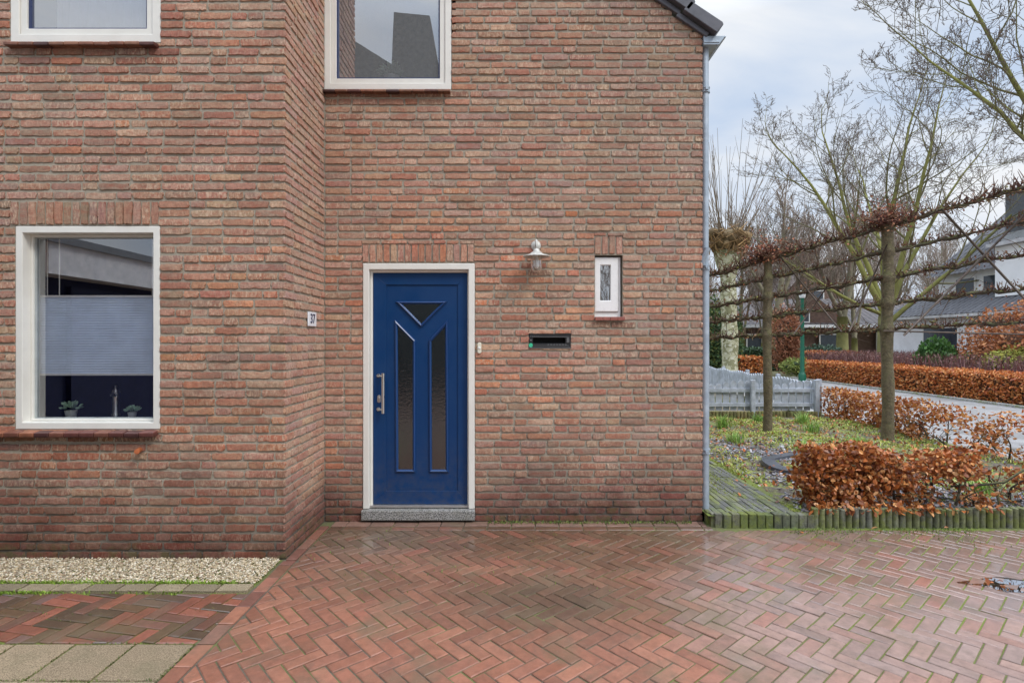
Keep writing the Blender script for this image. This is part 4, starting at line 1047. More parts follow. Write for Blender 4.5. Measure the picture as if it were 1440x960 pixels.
n = 500; X = rng.uniform(2.45, 4.0, n); k = rng.random(n) < np.where(X < 3.45, .6, .2); X = X[k]
leaves(mb, np.stack([X, 4.50+rng.normal(0, .03, len(X)), rng.uniform(.13, .2, len(X))], -1), .05, BROWNS, droop=.8)
mb.build('leaves', M_leafb, t)
# middle hedge along the street
t = thing('beech_hedge', 'thin beech hedge with gaps along the near side of the street, behind the espalier trunks', 'hedge', (6.0, 8, 0))
mb = MB(); tips = []
for y in np.arange(5.0, 10.4, .24): grow(mb, (5.95+rng.normal(0, .05), y, .06), (rng.normal(0, .12), rng.normal(0, .3), 1), rng.uniform(.32, .42), .014, 0, HP, tips)
mb.build('stems', M_twig, t, smooth=True)
mb = MB(); n = 20000
X = rng.uniform(5.80, 6.15, n); Y = rng.uniform(4.9, 10.4, n); Z = rng.uniform(.12, .66, n)
lump = np.sin(Y*7+Z*9)+np.sin(Y*3.3-Z*11+1)+.5*np.sin(Z*21+Y*15)
den = np.where(Y > 8.0, .60, np.where(Z > .38, .34, .06)) + .16*lump
k = rng.random(n) < den*.6; tp = np.array([q[0] for q in tips]); tp = tp[rng.random(len(tp)) < .3]
leaves(mb, np.concatenate([np.stack([X, Y, Z], -1)[k], tp]), .055, [(.48,.18,.045), (.54,.24,.07), (.40,.12,.03), (.58,.29,.10), (.30,.09,.03)], droop=.3)
mb.build('leaves', M_leafb, t)

def hedge_block(name, label, x0, x1, y0, y1, z1, n, size, cols, cat='hedge', z0=0.0, droop=.2, inner=(.10,.045,.02), rot=0):
    """clipped hedge: dark core plus a thick skin of leaves"""
    t = thing(name, label, cat, ((x0+x1)/2, (y0+y1)/2, z0))
    mb = MB(); m = .07
    mb.box(x0+m, x1-m, y0+m, y1-m, z0, z1-m, np.append(np.array(inner)*.6, 1)); mb.build('inner_twigs', M_bgtwig, t)
    mb = MB()
    A = np.array([(x1-x0)*(y1-y0), (y1-y0)*(z1-z0), (y1-y0)*(z1-z0), (x1-x0)*(z1-z0), (x1-x0)*(z1-z0)])
    face = rng.choice(5, n, p=A/A.sum())
    X = rng.uniform(x0, x1, n); Y = rng.uniform(y0, y1, n); Z = rng.uniform(z0+.03, z1, n); dpt = np.abs(rng.normal(0, .04, n))-.02
    Z = np.where(face == 0, z1-dpt+.025*np.sin(X*4+Y*3), Z); X = np.where(face == 1, x0+dpt, np.where(face == 2, x1-dpt, X)); Y = np.where(face == 3, y0+dpt, np.where(face == 4, y1-dpt, Y))
    leaves(mb, np.stack([X, Y, Z], -1), size, cols, droop=droop); mb.build('leaves', M_leafb, t)
    return t
FAR_B = [(.60,.20,.05), (.52,.15,.035), (.64,.27,.08), (.38,.10,.03), (.66,.32,.11)]
hedge_block('beech_hedge', 'long clipped copper brown beech hedge on the far side of the street', 11.9, 12.7, 9.5, 22.3, .72, 26000, .075, FAR_B)
hedge_block('beech_hedge', 'short clipped brown hedge between the plane tree and the green lamp post', 8.2, 11.0, 24.0, 25.0, .82, 5500, .10, FAR_B)
hedge_block('beech_hedge', 'small brown hedge in the front garden of the low brick bungalow', 13.6, 16.5, 26.0, 27.0, 1.0, 4000, .11, FAR_B)
hedge_block('green_hedge', 'low dark green hedge behind the pale plane trunk', 9.0, 16.5, 29.0, 30.2, 1.15, 5500, .13, [(.05,.10,.04), (.07,.13,.05), (.04,.08,.035)], inner=(.02,.035,.015))

def shrub(label, c, rx, ry, rz, n, size, cols, cat='shrub', name='shrub', core=(.03,.05,.015), droop=0, lobes=5, up=None):
    t = thing(name, label, cat, (c[0], c[1], c[2]))
    cen = [np.array([0, 0, .95])] + [np.array([rng.uniform(-.55, .55), rng.uniform(-.5, .5), rng.uniform(.55, 1.2)]) for _ in range(lobes)]
    mb = MB()
    for i, q in enumerate(cen):
        s = .62 if i == 0 else .40
        mb.lathe([(.01, -s*rz*.95), (s*.7*rx*.8, -s*rz*.6), (s*rx*.85, 0), (s*.65*rx*.85, s*rz*.6), (.01, s*rz*.85)], (c[0]+q[0]*rx, c[1]+q[1]*ry, c[2]+q[2]*rz), 9, col=np.append(np.array(core), 1))
    mb.build('branches', M_bgtwig, t, smooth=True)
    mb = MB(); Ps = []
    for i, q in enumerate(cen):
        m = int(n*(.4 if i == 0 else .6/lobes)); s = .95 if i == 0 else .55
        v = rng.normal(0, 1, (m, 3)); v /= np.linalg.norm(v, axis=1, keepdims=True); v *= (rng.uniform(.62, 1.04, (m, 1)))*s
        Ps.append(np.array([c[0]+q[0]*rx, c[1]+q[1]*ry, c[2]+q[2]*rz])+v*np.array([rx, ry, rz]))
    Pp = np.concatenate(Ps); Pp = Pp[Pp[:, 2] > c[2]+.02]
    leaves(mb, Pp, size, cols, droop=droop); mb.build('leaves', M_leaffar, t)
    return t
shrub('large rounded copper beech mass in front of the white house at the right edge', (15.6, 16.2, 0), 1.9, 2.2, 1.45, 15000, .11, [(.50,.19,.075), (.42,.15,.06), (.56,.25,.10), (.34,.12,.05)], core=(.10,.045,.02), lobes=7)
shrub('upright dark green conifer bush before the white house wall', (13.9, 18.0, 0), .62, .62, .85, 3500, .13, [(.07,.17,.035), (.10,.22,.05), (.05,.12,.03)], droop=-1.5)
shrub('rounded mid green bush right of the dark conifer', (14.6, 17.4, 0), .85, .8, .62, 4000, .08, [(.20,.32,.06), (.16,.26,.05), (.26,.36,.08)])
shrub('yellow green bush at the right edge beyond the hedge', (14.4, 15.6, 0), .95, .9, .75, 4500, .08, [(.40,.40,.07), (.46,.44,.10), (.30,.33,.06)])
shrub('dark evergreen shrub in front of the bungalow carport', (15.5, 27.5, 0), 1.1, .9, .75, 2500, .12, [(.03,.07,.045), (.045,.09,.05)])
shrub('greyish green lavender mound near the bungalow', (15.2, 23.8, 0), 1.6, .9, .50, 2800, .10, [(.24,.27,.19), (.20,.23,.16), (.28,.30,.22)], core=(.10,.11,.08))
shrub('tall dark evergreen at the left behind the drainpipe', (8.1, 21.5, 0), .95, 1.0, 1.75, 6500, .12, [(.05,.10,.03), (.08,.14,.04), (.16,.18,.04), (.04,.08,.025)])
shrub('brown leaved beech column behind the green lamp post', (12.6, 25.5, 0), .8, .8, 1.7, 6000, .10, [(.40,.17,.09), (.34,.14,.075), (.46,.21,.11)], core=(.09,.05,.03))
shrub('small yellowing shrub between the bungalow and the street', (12.2, 23.5, 0), .7, .6, .45, 1800, .09, [(.25,.30,.06), (.32,.34,.10), (.18,.25,.05)])
# purple dormant bed
mb = MB(); n = 9000
X = rng.uniform(12.8, 16.2, n); Y = rng.uniform(12.5, 24.5, n)
h = 1.05+.12*np.sin(X*2)+.1*np.sin(Y*1.7)
blades(mb, np.stack([X, Y, np.zeros(n)], -1), .8, 1.25, [(.20,.085,.085), (.15,.065,.06), (.25,.13,.11), (.13,.075,.055), (.22,.11,.12)], .014, .45)
n = 7000; X = rng.uniform(12.8, 16.2, n); Y = rng.uniform(12.5, 24.5, n)
leaves(mb, np.stack([X, Y, rng.uniform(.5, 1.12, n)], -1), .07, [(.24,.11,.09), (.19,.09,.08), (.30,.16,.12)])
tag(mb.build('dormant_shrub_bed', M_leaffar), 'purple brown mass of leafless low shrubs behind the long clipped hedge', 'shrub bed', kind='stuff')

# ------------------------------------------------------------------ espaliered limes
rng = np.random.default_rng(5)
T1, T2 = np.array([5.39, 7.90]), np.array([3.96, 8.53])
dirv = T1-T2
def bar_pt(t, k):   # t=0 at the far tree, 1 at the near one ; k bar index from the top
    z2 = 2.78 - k*.2925; z1 = 3.17 - k*.37
    p = T2+dirv*t
    return np.array([p[0], p[1], z2+(z1-z2)*t])
def espalier(base, tr, t_a, t_b, label, rr):
    t = thing('espalier_lime', label, 'tree', (base[0], base[1], .08))
    mb = MB(); zt_ = bar_pt(tr, 0)[2]
    zs_ = np.linspace(.05, zt_+.08, 70)
    mb.tube([(base[0]+.006*math.sin(z*3), base[1]+.006*math.cos(z*4), z) for z in zs_], [rr*(1.22 if z < .12 else 1.0-.10*z/3+.05*math.sin(z*9)+.28*max(math.exp(-((z-bar_pt(tr, k)[2])/.05)**2) for k in range(5))) for z in zs_], 14, (.125,.098,.058,1))
    mb.build('trunk', M_bark, t, smooth=True)
    for k in range(5):
        mb = MB(); n = 44; pts = []; rad = []
        for i in range(n+1):
            q = t_a+(t_b-t_a)*i/n; p = bar_pt(q, k) + np.array([rng.normal(0, .006), rng.normal(0, .006), .012*math.sin(i*.7+k)+rng.normal(0, .008)]); pts.append(p); rad.append(.025-.008*abs(q-tr)+rng.uniform(-.009, .013))
        mb.tube(pts, rad, 8, (.07,.055,.035,1)); lb = mb.build('limb', M_bark, t, smooth=True)
        mb = MB()
        for i in range(int(22*(t_b-t_a))):
            q = t_a+(i+rng.random()*.8)/22; p = bar_pt(q, k)
            for _ in range(rng.integers(7, 15) if k == 0 else rng.integers(4, 11)):
                p = bar_pt(q+rng.normal(0, .012), k)
                d = np.array([rng.normal(0, .7), rng.normal(0, .7), rng.uniform(-.35, 1.3)]); d /= np.linalg.norm(d); L = rng.uniform(.04, .15)*(1.7 if k == 0 else 1)
                m_ = p+d*L*.5+rng.normal(0, .012, 3)
                mb.tube([p, m_, p+d*L+np.array([0, 0, L*.15])], [.011, .0065, .003], 4, np.append(np.array((.12,.055,.04))*rng.uniform(.6, 1.3), 1), caps=False)
            if rng.random() < .35:
                d = np.array([rng.normal(0, .5), rng.normal(0, .5), rng.uniform(-.8, 1.1)]); d /= np.linalg.norm(d); L = rng.uniform(.2, .45)
                mb.tube([p, p+d*L*.5+rng.normal(0, .02, 3), p+d*L], [.007, .004, .002], 4, (.10,.055,.045,1), caps=False)
        n = int((330 if k == 0 else 170)*(t_b-t_a)); q = t_a+(np.floor(rng.uniform(0, 1, n)*22*(t_b-t_a))+.4)/22+rng.normal(0, .02, n); P = np.array([bar_pt(a, k) for a in q])+rng.normal(0, .05, (n, 3))+np.array([0, 0, .03])
        leaves(mb, P, .035, [(.20,.075,.05), (.28,.10,.05), (.15,.07,.05), (.20,.19,.05)])
        mb.build('spur', M_twig, lb)
    mb = MB(); p0 = bar_pt(tr, 0)+np.array([0, 0, .05])
    for _ in range(260):
        d = np.array([rng.normal(0, .9), rng.normal(0, .7), abs(rng.normal(.45, .5))]); d /= np.linalg.norm(d); L = rng.uniform(.12, .36)*(1-.35*d[2]**2)
        p = p0+np.array([rng.normal(0, .09), rng.normal(0, .06), rng.uniform(-.06, .06)])
        mb.tube([p, p+d*L*.5+rng.normal(0, .02, 3), p+d*L], [.008, .005, .002], 4, np.append(np.array((.17,.07,.055))*rng.uniform(.5, 1.4), 1), caps=False)
    n = 520; v = rng.normal(0, 1, (n, 3))*np.array([.20, .15, .12])+np.array([0, 0, .10]); leaves(mb, p0+v, .04, [(.30,.10,.06), (.22,.08,.055), (.38,.13,.07)])
    mb.build('crown_tuft', M_twig, t)
espalier(T1, 1.0, .42, 2.6, 'nearer mossy espalier lime with thick trunk and five tiers of limbs, right of the picture', .080)
espalier(T2, 0.0, -.55, .415, 'thinner espalier lime in front of the grey fence, nearer the drainpipe', .068)
def rod(name, a, b, r, label, grp=None):
    mb = MB(); mb.tube([a, (np.array(a)+np.array(b))/2+np.array([0, 0, -.004]), b], r, 6); tag(mb.build(name, M_rust, smooth=True), label, 'cane', grp)
off = np.array([-.03, -.09, 0])
G_ = 'canes tied crosswise to the espalier limes'
rod('training_cane', bar_pt(1.38, 0)+off+[0,0,.02], bar_pt(2.10, 4)+off*1.2-[0,0,.05], .016, 'dark cane slanting down to the right from the top limb of the nearer lime', G_)
rod('training_cane', bar_pt(2.15, 0)+off*1.6-[0,0,.05], bar_pt(1.10, 4)+off*1.3-[0,0,.10], .016, 'dark cane slanting up to the right and crossing its neighbour at the right edge', G_)
rod('training_cane', bar_pt(.10, 0)+off+[0,0,.0], bar_pt(.62, 4)+off, .012, 'cane slanting down to the right between both espalier trunks', G_)
rod('training_cane', bar_pt(.98, 1)+off+[0,0,.1], bar_pt(.68, 4)+off*1.4, .012, 'cane slanting down to the left from the nearer trunk', G_)
rod('training_cane', bar_pt(.5, 2)+off, bar_pt(.22, 4)+off*1.4, .010, 'short thin cane right of the thinner lime trunk', G_)
rod('support_wire', bar_pt(.95, 4)+off*1.1-[0,0,.02], bar_pt(2.5, 4)+off*1.1-[0,0,.23], .012, 'dark straight bar below the lowest limb of the nearer lime')

# ------------------------------------------------------------------ picket fence
def fence(label, x0, y0, x1, y1, tops, first_post, n_post):
    L = math.hypot(x1-x0, y1-y0); ux, uy = (x1-x0)/L, (y1-y0)/L; nx_, ny_ = uy, -ux
    t = thing('picket_fence', label, 'fence', ((x0+x1)/2, (y0+y1)/2, .1))
    def bx(mb, s0, s1, d0, d1, z0, z1, z1b=None):
        P = lambda s, d, z: (x0+ux*s+nx_*d, y0+uy*s+ny_*d, z)
        V = [P(s0,d0,z0),P(s1,d0,z0),P(s1,d1,z0),P(s0,d1,z0),P(s0,d0,z1),P(s1,d0,z1),P(s1,d1,z1),P(s0,d1,z1)]
        mb.add(V, np.array([(0,3,2,1),(4,5,6,7),(0,1,5,4),(1,2,6,5),(2,3,7,6),(3,0,4,7)]))
    n = int(L/.138)
    for i in range(n):
        s = i*.138+.012; mb = MB(); c = s+.056; top = .70+tops*.04*math.cos(i*2*math.pi/9)
        pl = [(s, .22), (s+.113, .22), (s+.113, top), (s+.09, top+.035), (c, top+.05), (s+.022, top+.035), (s, top)]
        mb.prism(pl, lambda u, v, d: (x0+ux*u+nx_*d, y0+uy*u+ny_*d, v), -.012, .008); mb.build('picket', M_fence, t)
    for z in (.33, .60):
        mb = MB(); bx(mb, 0, L, .009, .045, z-.035, z+.035); mb.build('rail', M_fence, t, bevel=.004)
    for i in range(n_post):
        s = first_post+i*(L-first_post)/max(1, n_post-1)*.99; mb = MB(); bx(mb, s-.04, s+.04, .046, .12, .06, .80); mb.build('post', M_fence, t, bevel=.006)
fence('grey stained picket fence with wavy top across the back of the garden bed', 1.75, 10.35, 5.72, 10.35, 1, .35, 4)
fence('grey picket fence section running back from the corner towards the plane tree', 5.75, 10.42, 6.02, 17.5, .5, .05, 5)
mb = MB(); x = 1.7
while x < 5.75:
    mb.lathe([(.034, 0), (.034, .13+rng.normal(0, .006)), (.024, .145)], (x, 10.25, .07), 8, col=np.append(np.array((.16,.13,.05))*rng.uniform(.4, 1.1), 1)); x += .066
tag(mb.build('log_edging', M_log, smooth=True, sharp=50), 'low mossy log roll edging under the grey picket fence', 'edging')

# ------------------------------------------------------------------ street, land
def sheet(name, x0, x1, y0, y1, z, m, sub=1):
    mb = MB(); mb.add([(x0,y0,z),(x1,y0,z),(x1,y1,z),(x0,y1,z)], np.array([(0,1,2,3)])); return struct(mb.build(name, m))
sheet('ground', -300, 300, -200, 400, -.05, M_land)
sheet('street', 6.25, 11.7, -30, 23.6, -.004, M_street); sheet('side_street', 11.7, 40, 22.6, 23.6, -.006, M_street)
sheet('yard_paving', -12, 6.25, -14, 1.02, -.016, M_asph); sheet('yard_paving', -12, -5.35, 1.02, 3.83, -.016, M_asph)
mb = MB(); mb.box(11.58, 11.72, -10, 23, -.03, .05, (.30,.29,.28,1)); mb.box(6.2, 6.32, -10, 23, -.03, .06, (.28,.27,.25,1)); struct(mb.build('street_kerb', M_conc, bevel=.01))

# lamp post
lx_, ly_ = 10.6, 20.1
t = thing('street_lamp', 'slim green lamp post with pale cylindrical head beyond the fence', 'street lamp', (lx_, ly_, 0))
mb = MB(); mb.lathe([(.13, 0), (.13, .30), (.10, .36), (.075, .42), (.062, 2.6), (.055, 3.05), (.07, 3.06), (.07, 3.10)], (lx_, ly_, 0), 16); mb.build('pole', M_pole, t, smooth=True, sharp=40)
mb = MB(); mb.lathe([(.085, 0), (.11, .05), (.11, .15), (.15, .17), (.16, .21), (.12, .25), (.02, .27)], (lx_, ly_, 3.10), 18); mb.build('lamp_head', simple('lamp_white', (.75,.77,.78), .35), t, smooth=True, sharp=40)

# plane tree (pollard)
bx_, by_ = 6.70, 17.0
t = thing('plane_tree', 'pollarded plane tree with mottled pale trunk and knobbly head, seen beside the drainpipe', 'tree', (bx_, by_, 0))
k = N('plane_bark'); f = k.noise(7, 3, .5, dist=.6); c = k.mix(k.ramp(f, .46, .50), (.42,.40,.26), (.22,.21,.11)); c = k.mix(k.ramp(k.noise(11, 3, .5), .56, .60), c, (.52,.50,.38)); k.base(c); k.rough(.8); k.bump(f, .5, .03); M_plane = k.m
mb = MB(); zs_ = np.linspace(0, 4.3, 22)
mb.tube([(bx_+.03*math.sin(z*1.3), by_, z) for z in zs_], [.25+.05*max(0, .5-z)-.02*z*.3+.02*math.sin(z*5)+(.22*max(0, z-3.4)) for z in zs_], 16); mb.build('trunk', M_plane, t, smooth=True)
mb = MB()
V = []
mb.lathe([(.20, 3.6), (.27, 3.95), (.36, 4.25), (.46, 4.55), (.48, 4.8), (.30, 4.92), (.02, 4.95)], (bx_, by_, 0), 18, col=(.16,.115,.055,1))
for q in range(26):
    a = q*2.4; zz = 4.30+.55*(q/25.); r = np.interp(zz, [4.2, 4.85], [.32, .56])*rng.uniform(.75, 1.1); rr = rng.uniform(.10, .19)
    c = np.append(np.array((.24,.16,.075))*rng.uniform(.5, 1.2), 1)
    mb.lathe([(.005, -rr), (rr*.7, -rr*.7), (rr, 0), (rr*.75, rr*.6), (.005, rr*.9)], (bx_+r*math.cos(a), by_+r*math.sin(a), zz), 8, col=c)
for _ in range(260):
    a, zz = rng.uniform(0, 6.28), rng.uniform(4.1, 4.95); r = np.interp(zz, [4.0, 4.3, 4.6, 4.95], [.30, .43, .60, .62])
    p = np.array([bx_+r*math.cos(a), by_+r*math.sin(a), zz]); tg = np.array([-math.sin(a), math.cos(a), 0])*rng.normal(0, .3)+np.array([math.cos(a)*.05, math.sin(a)*.05, rng.uniform(-.3, .45)])
    mb.tube([p-tg*.5, p+np.array([math.cos(a), math.sin(a), 0])*rng.uniform(.0, .08), p+tg*.5], [.017, .013, .005], 4, np.append(np.array((.30,.18,.075))*rng.uniform(.35, 1.3), 1), caps=False)
mb.build('pollard_head', M_bgtwig, t, smooth=True)
mb = MB()
for _ in range(52):
    a = rng.uniform(0, 6.28); lean = abs(rng.normal(0, .55)); L = rng.uniform(1.6, 3.7)*(1-.35*min(1, lean))
    p = np.array([bx_+rng.uniform(.1, .6)*math.cos(a), by_+rng.uniform(.1, .6)*math.sin(a), 4.75]); d = np.array([math.sin(lean)*math.cos(a), math.sin(lean)*math.sin(a), math.cos(lean)])
    pts = [p+d*L*q+np.array([rng.normal(0, .03), rng.normal(0, .03), .35*math.sin(lean)*q*q]) for q in (0, .33, .66, 1)]
    mb.tube(pts, [.014, .010, .007, .004], 4, np.append(np.array((.17,.125,.08))*rng.uniform(.7, 1.2), 1), caps=False)
    if rng.random() < .5:
        p = pts[2]; d2 = d+rng.normal(0, .25, 3); mb.tube([p, p+d2*.5, p+d2*.9], [.006, .005, .003], 3, (.17,.13,.08,1), caps=False)
mb.build('shoots', M_bgtwig, t, smooth=True)

# ------------------------------------------------------------------ big bare trees
rng = np.random.default_rng(11)
M_treebark = attr_mat('mossy_branch', .85, .3, 3.0, moss=.25)
TP = dict(levels=5, nseg=[9, 7, 5, 4, 3], jit=[.06, .13, .20, .24, .25], up=[.02, .05, .08, .10, .10], kids=[(8, 10), (5, 7), (4, 5), (2, 3)], ang=[(.45, .9), (.55, 1.15), (.6, 1.25), (.5, 1.2)],
          ratio=[(.40, .58), (.38, .54), (.34, .52), (.35, .6)], rr=[.48, .55, .6, .7], rmin=.0066, taper=[.22, .25, .3, .45, .7], t0=[.30, .22, .15, .15], sides=[9, 6, 4, 3, 3],
          cols=[(.21,.205,.055), (.17,.155,.065), (.14,.115,.07), (.12,.085,.065), (.13,.085,.07)])
def bare_tree(label, base, stems, trunk, name='bare_tree', P=TP, group=None):
    t = thing(name, label, 'tree', base, group)
    mb = MB(); mb.tube(trunk[0], trunk[1], 12, (.20,.19,.07,1)); mb.build('trunk', M_treebark, t, smooth=True)
    mb = MB()
    for p, d, L, r in stems: grow(mb, p, d, L, r, 0, P)
    mb.build('crown', M_treebark, t, smooth=True)
    return t
bx, by = 14.9, 22.0
B = np.array([bx, by, 0])
stems = [(B+[0,0,2.6], (-.50,.0,1), 7.7, .125), (B+[.0,0,2.9], (-.10,.1,1), 8.4, .14), (B+[.1,0,2.7], (.14,-.1,1), 8.2, .125), (B+[.1,0,2.4], (.46,.1,1), 8.0, .115), (B+[.1,0,2.2], (.85,-.2,.80), 7.6, .10), (B+[0,0,2.9], (-.26,.3,1), 7.8, .11), (B+[.05,0,2.9], (.28,.4,1), 8.0, .11), (B+[-.1,0,2.6], (-.95,.1,.52), 5.4, .08)]
bigtree = bare_tree('wide many stemmed leafless tree with yellow green bark behind the espalier limes', tuple(B), stems, ([B, B+[0,0,1.2], B+[.02,0,2.4], B+[.03,0,3.2]], [.34, .27, .25, .15]))
B = np.array([15.7, 14.2, 0])
stems = [(B+[-.25,0,4.0], (-.34,.05,1), 9.2, .105), (B+[-.3,0,4.6], (-.66,.1,1), 7.0, .08), (B+[-.2,0,5.0], (-.05,-.1,1), 7.5, .10), (B+[-.3,0,5.6], (-.9,.2,.85), 4.0, .05), (B+[0,0,4.4], (.5,.2,1), 6.5, .10)]
bare_tree('tall leafless tree leaning into the top right corner of the picture', tuple(B), stems, ([B, B+[-.05,0,2], B+[-.2,0,4.2], B+[-.3,0,5.6]], [.30, .23, .18, .10]))
# background row
rng = np.random.default_rng(3)
BP = dict(levels=4, nseg=[8, 5, 4, 3], jit=[.05, .09, .12, .15], up=[.03, .10, .08, .06], kids=[(13, 16), (5, 7), (3, 4)], ang=[(.3, .6), (.3, .7), (.3, .8)], ratio=[(.30, .46), (.4, .6), (.4, .6)], rr=[.42, .55, .7], rmin=.012,
          taper=[.15, .25, .4, .6], t0=[.25, .15, .15], sides=[7, 4, 3, 3], cols=[(.19,.165,.11), (.22,.165,.13), (.25,.19,.155), (.29,.225,.19)])  # paler, greyer twigs: distance haze put into the colours
protos = []
spots = [(24.4, 49), (22.3, 50), (26.8, 46), (25.5, 52), (28.5, 49), (31.5, 53), (34.5, 50), (38.0, 54), (27.0, 58), (33.0, 60), (41, 52), (22, 62), (44, 56), (48, 50)]
LB = 'slender leafless tree in the hazy row far behind the gardens'
for i, (x, y) in enumerate(spots):
    if i < 3:
        B = np.array([x, y, 0.]); H = [12.0, 13.0, 11.0][i]
        st_ = [(B+[0,0,2.2], (rng.normal(0, .05), 0, 1), H-2.5, .22), (B+[0,0,2.4], (.22, .1, 1), H*.65, .13), (B+[0,0,2.8], (-.25, -.1, 1), H*.62, .12)]
        protos.append(bare_tree(LB, (x, y, 0), st_, ([B, B+[0,0,1.2], B+[0,0,2.6]], [.34, .27, .23]), P=BP, group='leafless trees in the far row'))
    else: dup(protos[i % 3], (x, y, 0), rng.uniform(0, 6.28), rng.uniform(.82, 1.12))
for i, (x, y, sc) in enumerate(((13.2, 31.5, .62), (16.8, 32.5, .70), (19.6, 31.5, .66), (22.4, 33.0, .72), (15.2, 33.3, .55), (24.8, 32.0, .6), (11.4, 33, .6))):
    m_ = dup(protos[(i+1) % 3], (x, y, 0), rng.uniform(0, 6.28), sc, 'slim leafless tree standing close in front of the low bungalow'); m_['group'] = 'leafless trees before the bungalow'
m_ = dup(protos[0], (3.85, -12, 0), 1.0, .42, 'small leafless tree across the yard, mirrored in the tiny window pane')
del m_['group']
# nearer dark trunks among the gardens
for (x, y, lab) in ((14.6, 30.5, 'mid distance leafless tree with ivy clad trunk left of the lamp post'), (18.6, 31.0, 'mid distance leafless tree with dark trunk right of the lamp post')):
    B = np.array([x, y, 0.])
    st_ = [(B+[0,0,2.6], (.1, 0, 1), 6.6, .2), (B+[0,0,2.8], (.4, .1, 1), 5.6, .14), (B+[0,0,2.7], (-.42, -.1, 1), 5.4, .14)]
    bare_tree(lab, (x, y, 0), st_, ([B, B+[0,0,1.2], B+[0,0,2.9]], [.36, .31, .26]), P=BP)
mb = MB(); n = 9000
for _ in range(2600):
    x = rng.uniform(6, 75); y = rng.uniform(66, 74); h = rng.uniform(4, 9)
    a = rng.normal(0, .16); p = np.array([x, y, 0]); q = p+np.array([h*a, 0, h]); mb.tube([p, (p+q)/2+rng.normal(0, .15, 3), q], [.05, .04, .012], 3, np.append(np.array((.27,.22,.20))*rng.uniform(.7, 1.2), 1), caps=False)
for _ in range(1):
    n = 14000; X = rng.uniform(6, 75, n); Y = rng.uniform(66, 74, n); Z = 3.2*rng.random(n)**1.6
    leaves(mb, np.stack([X, Y, Z], -1), .5, [(.10,.10,.06), (.14,.11,.08), (.08,.09,.05)])
tag(mb.build('distant_wood', M_bgtwig), 'thin bare distant woodland closing the view behind the houses', 'wood', kind='stuff')

# ------------------------------------------------------------------ houses in the distance
def tile_roof(mb, o, u, v, nu, nv, n, amp=.04, col=(.10,.10,.115)):
    """sheet from o spanned by u (along the eave) and v (up the slope), n = outward normal"""
    o, u, v, n = map(lambda q: np.array(q, float), (o, u, v, n))
    U = np.linspace(0, 1, nu*4+1); Vv = np.linspace(0, 1, nv*2+1)
    A, Bv = np.meshgrid(U, Vv, indexing='ij')
    hgt = amp*np.abs(np.sin(A*nu*math.pi)) + amp*.6*(1-(Bv*nv) % 1.0)
    V = o+A[..., None]*u+Bv[..., None]*v+hgt[..., None]*n
    m1, m2 = A.shape
    Q = np.array([(i*m2+j, (i+1)*m2+j, (i+1)*m2+j+1, i*m2+j+1) for i in range(m1-1) for j in range(m2-1)])
    cc = np.array(col)*(.55+.75*np.abs(np.sin(A*nu*math.pi)).ravel()[:, None]); mb.add(V.reshape(-1, 3), Q, np.concatenate([cc, np.ones((len(cc), 1))], 1))
def win_x(mbf, mbp, x, y0, y1, z0, z1):   # window in a wall facing -X
    mbf.box(x-.05, x, y0, y1, z0, z1); mbp.box(x-.056, x-.05, y0+.07, y1-.07, z0+.07, z1-.07)
def win_y(mbf, mbp, x0, x1, y, z0, z1):
    mbf.box(x0, x1, y-.05, y, z0, z1); mbp.box(x0+.07, x1-.07, y-.056, y-.05, z0+.07, z1-.07)
wh = thing('white_house', 'white rendered house with dark tiled roofs and grey chimney at the right beyond the hedges', 'house', (19, 19, 0))
mb = MB()
mb.box(16.6, 24, 10, 24, 0, 2.62); mb.box(17.9, 24, 10, 23.1, 2.5, 4.3)
mb.prism([(17.9, 4.3), (24.3, 4.3), (21.1, 7.0)], lambda a, b, d: (a, d, b), 23.0, 23.1)
mb.box(17.2, 20.5, 10.0, 19.6, 3.1, 4.85)
mb.build('wall', M_render, wh)
mb = MB()
tile_roof(mb, (16.3, 24.3, 2.5), (0, -14.3, 0), (1.75, 0, 1.0), 57, 8, (-.5, 0, .87), col=(.075,.075,.085))
tile_roof(mb, (17.5, 23.35, 4.15), (0, -13.3, 0), (3.7, 0, 3.0), 53, 15, (-.63, 0, .78), col=(.07,.07,.08))
mb.box(17.0, 20.6, 9.9, 19.75, 4.86, 4.98, (.5,.5,.52,1)); mb.box(16.28, 16.36, 10, 24.3, 2.42, 2.52, (.55,.55,.55,1))
mb.build('roof', M_roofw, wh)
mb = MB(); mb.box(19.0, 20.0, 20.3, 21.2, 4.6, 7.2); ch = mb.build('chimney', simple('grey_lead', (.14,.15,.165), .5, var=.2), wh)
mb = MB(); mb.box(18.9, 20.1, 20.2, 21.3, 7.2, 7.3); mb.box(18.92, 20.08, 20.22, 21.28, 5.3, 5.65); mb.build('flashing', simple('lead_light', (.5,.52,.55), .4, .3), ch)
for (y0, y1, z0, z1, x) in ((21.2, 22.2, 3.15, 4.05, 17.9), (20.0, 20.9, 3.15, 4.05, 17.9), (20.4, 22.2, .9, 2.1, 16.6)):
    f, p = MB(), MB(); win_x(f, p, x, y0, y1, z0, z1); w = f.build('window', M_white2, wh); p.build('pane', M_pane, w)
bh = thing('bungalow', 'low brown brick bungalow with dark roof far behind the garden hedges', 'house', (18, 36, 0))
mb = MB(); mb.box(14.2, 27.5, 35, 42, 0, 2.5); mb.prism([(16.3, 2.5), (21.6, 2.5), (18.9, 4.6)], lambda a, b, d: (a, d, b), 34.8, 35.2); mb.box(13.0, 14.2, 37, 42, 0, 2.4); mb.build('wall', M_brown, bh)
mb = MB(); tile_roof(mb, (13.8, 34.4, 2.45), (14.2, 0, 0), (0, 4.2, 2.0), 40, 10, (0, -.43, .9), col=(.055,.045,.045)); mb.build('roof', M_roofw, bh)
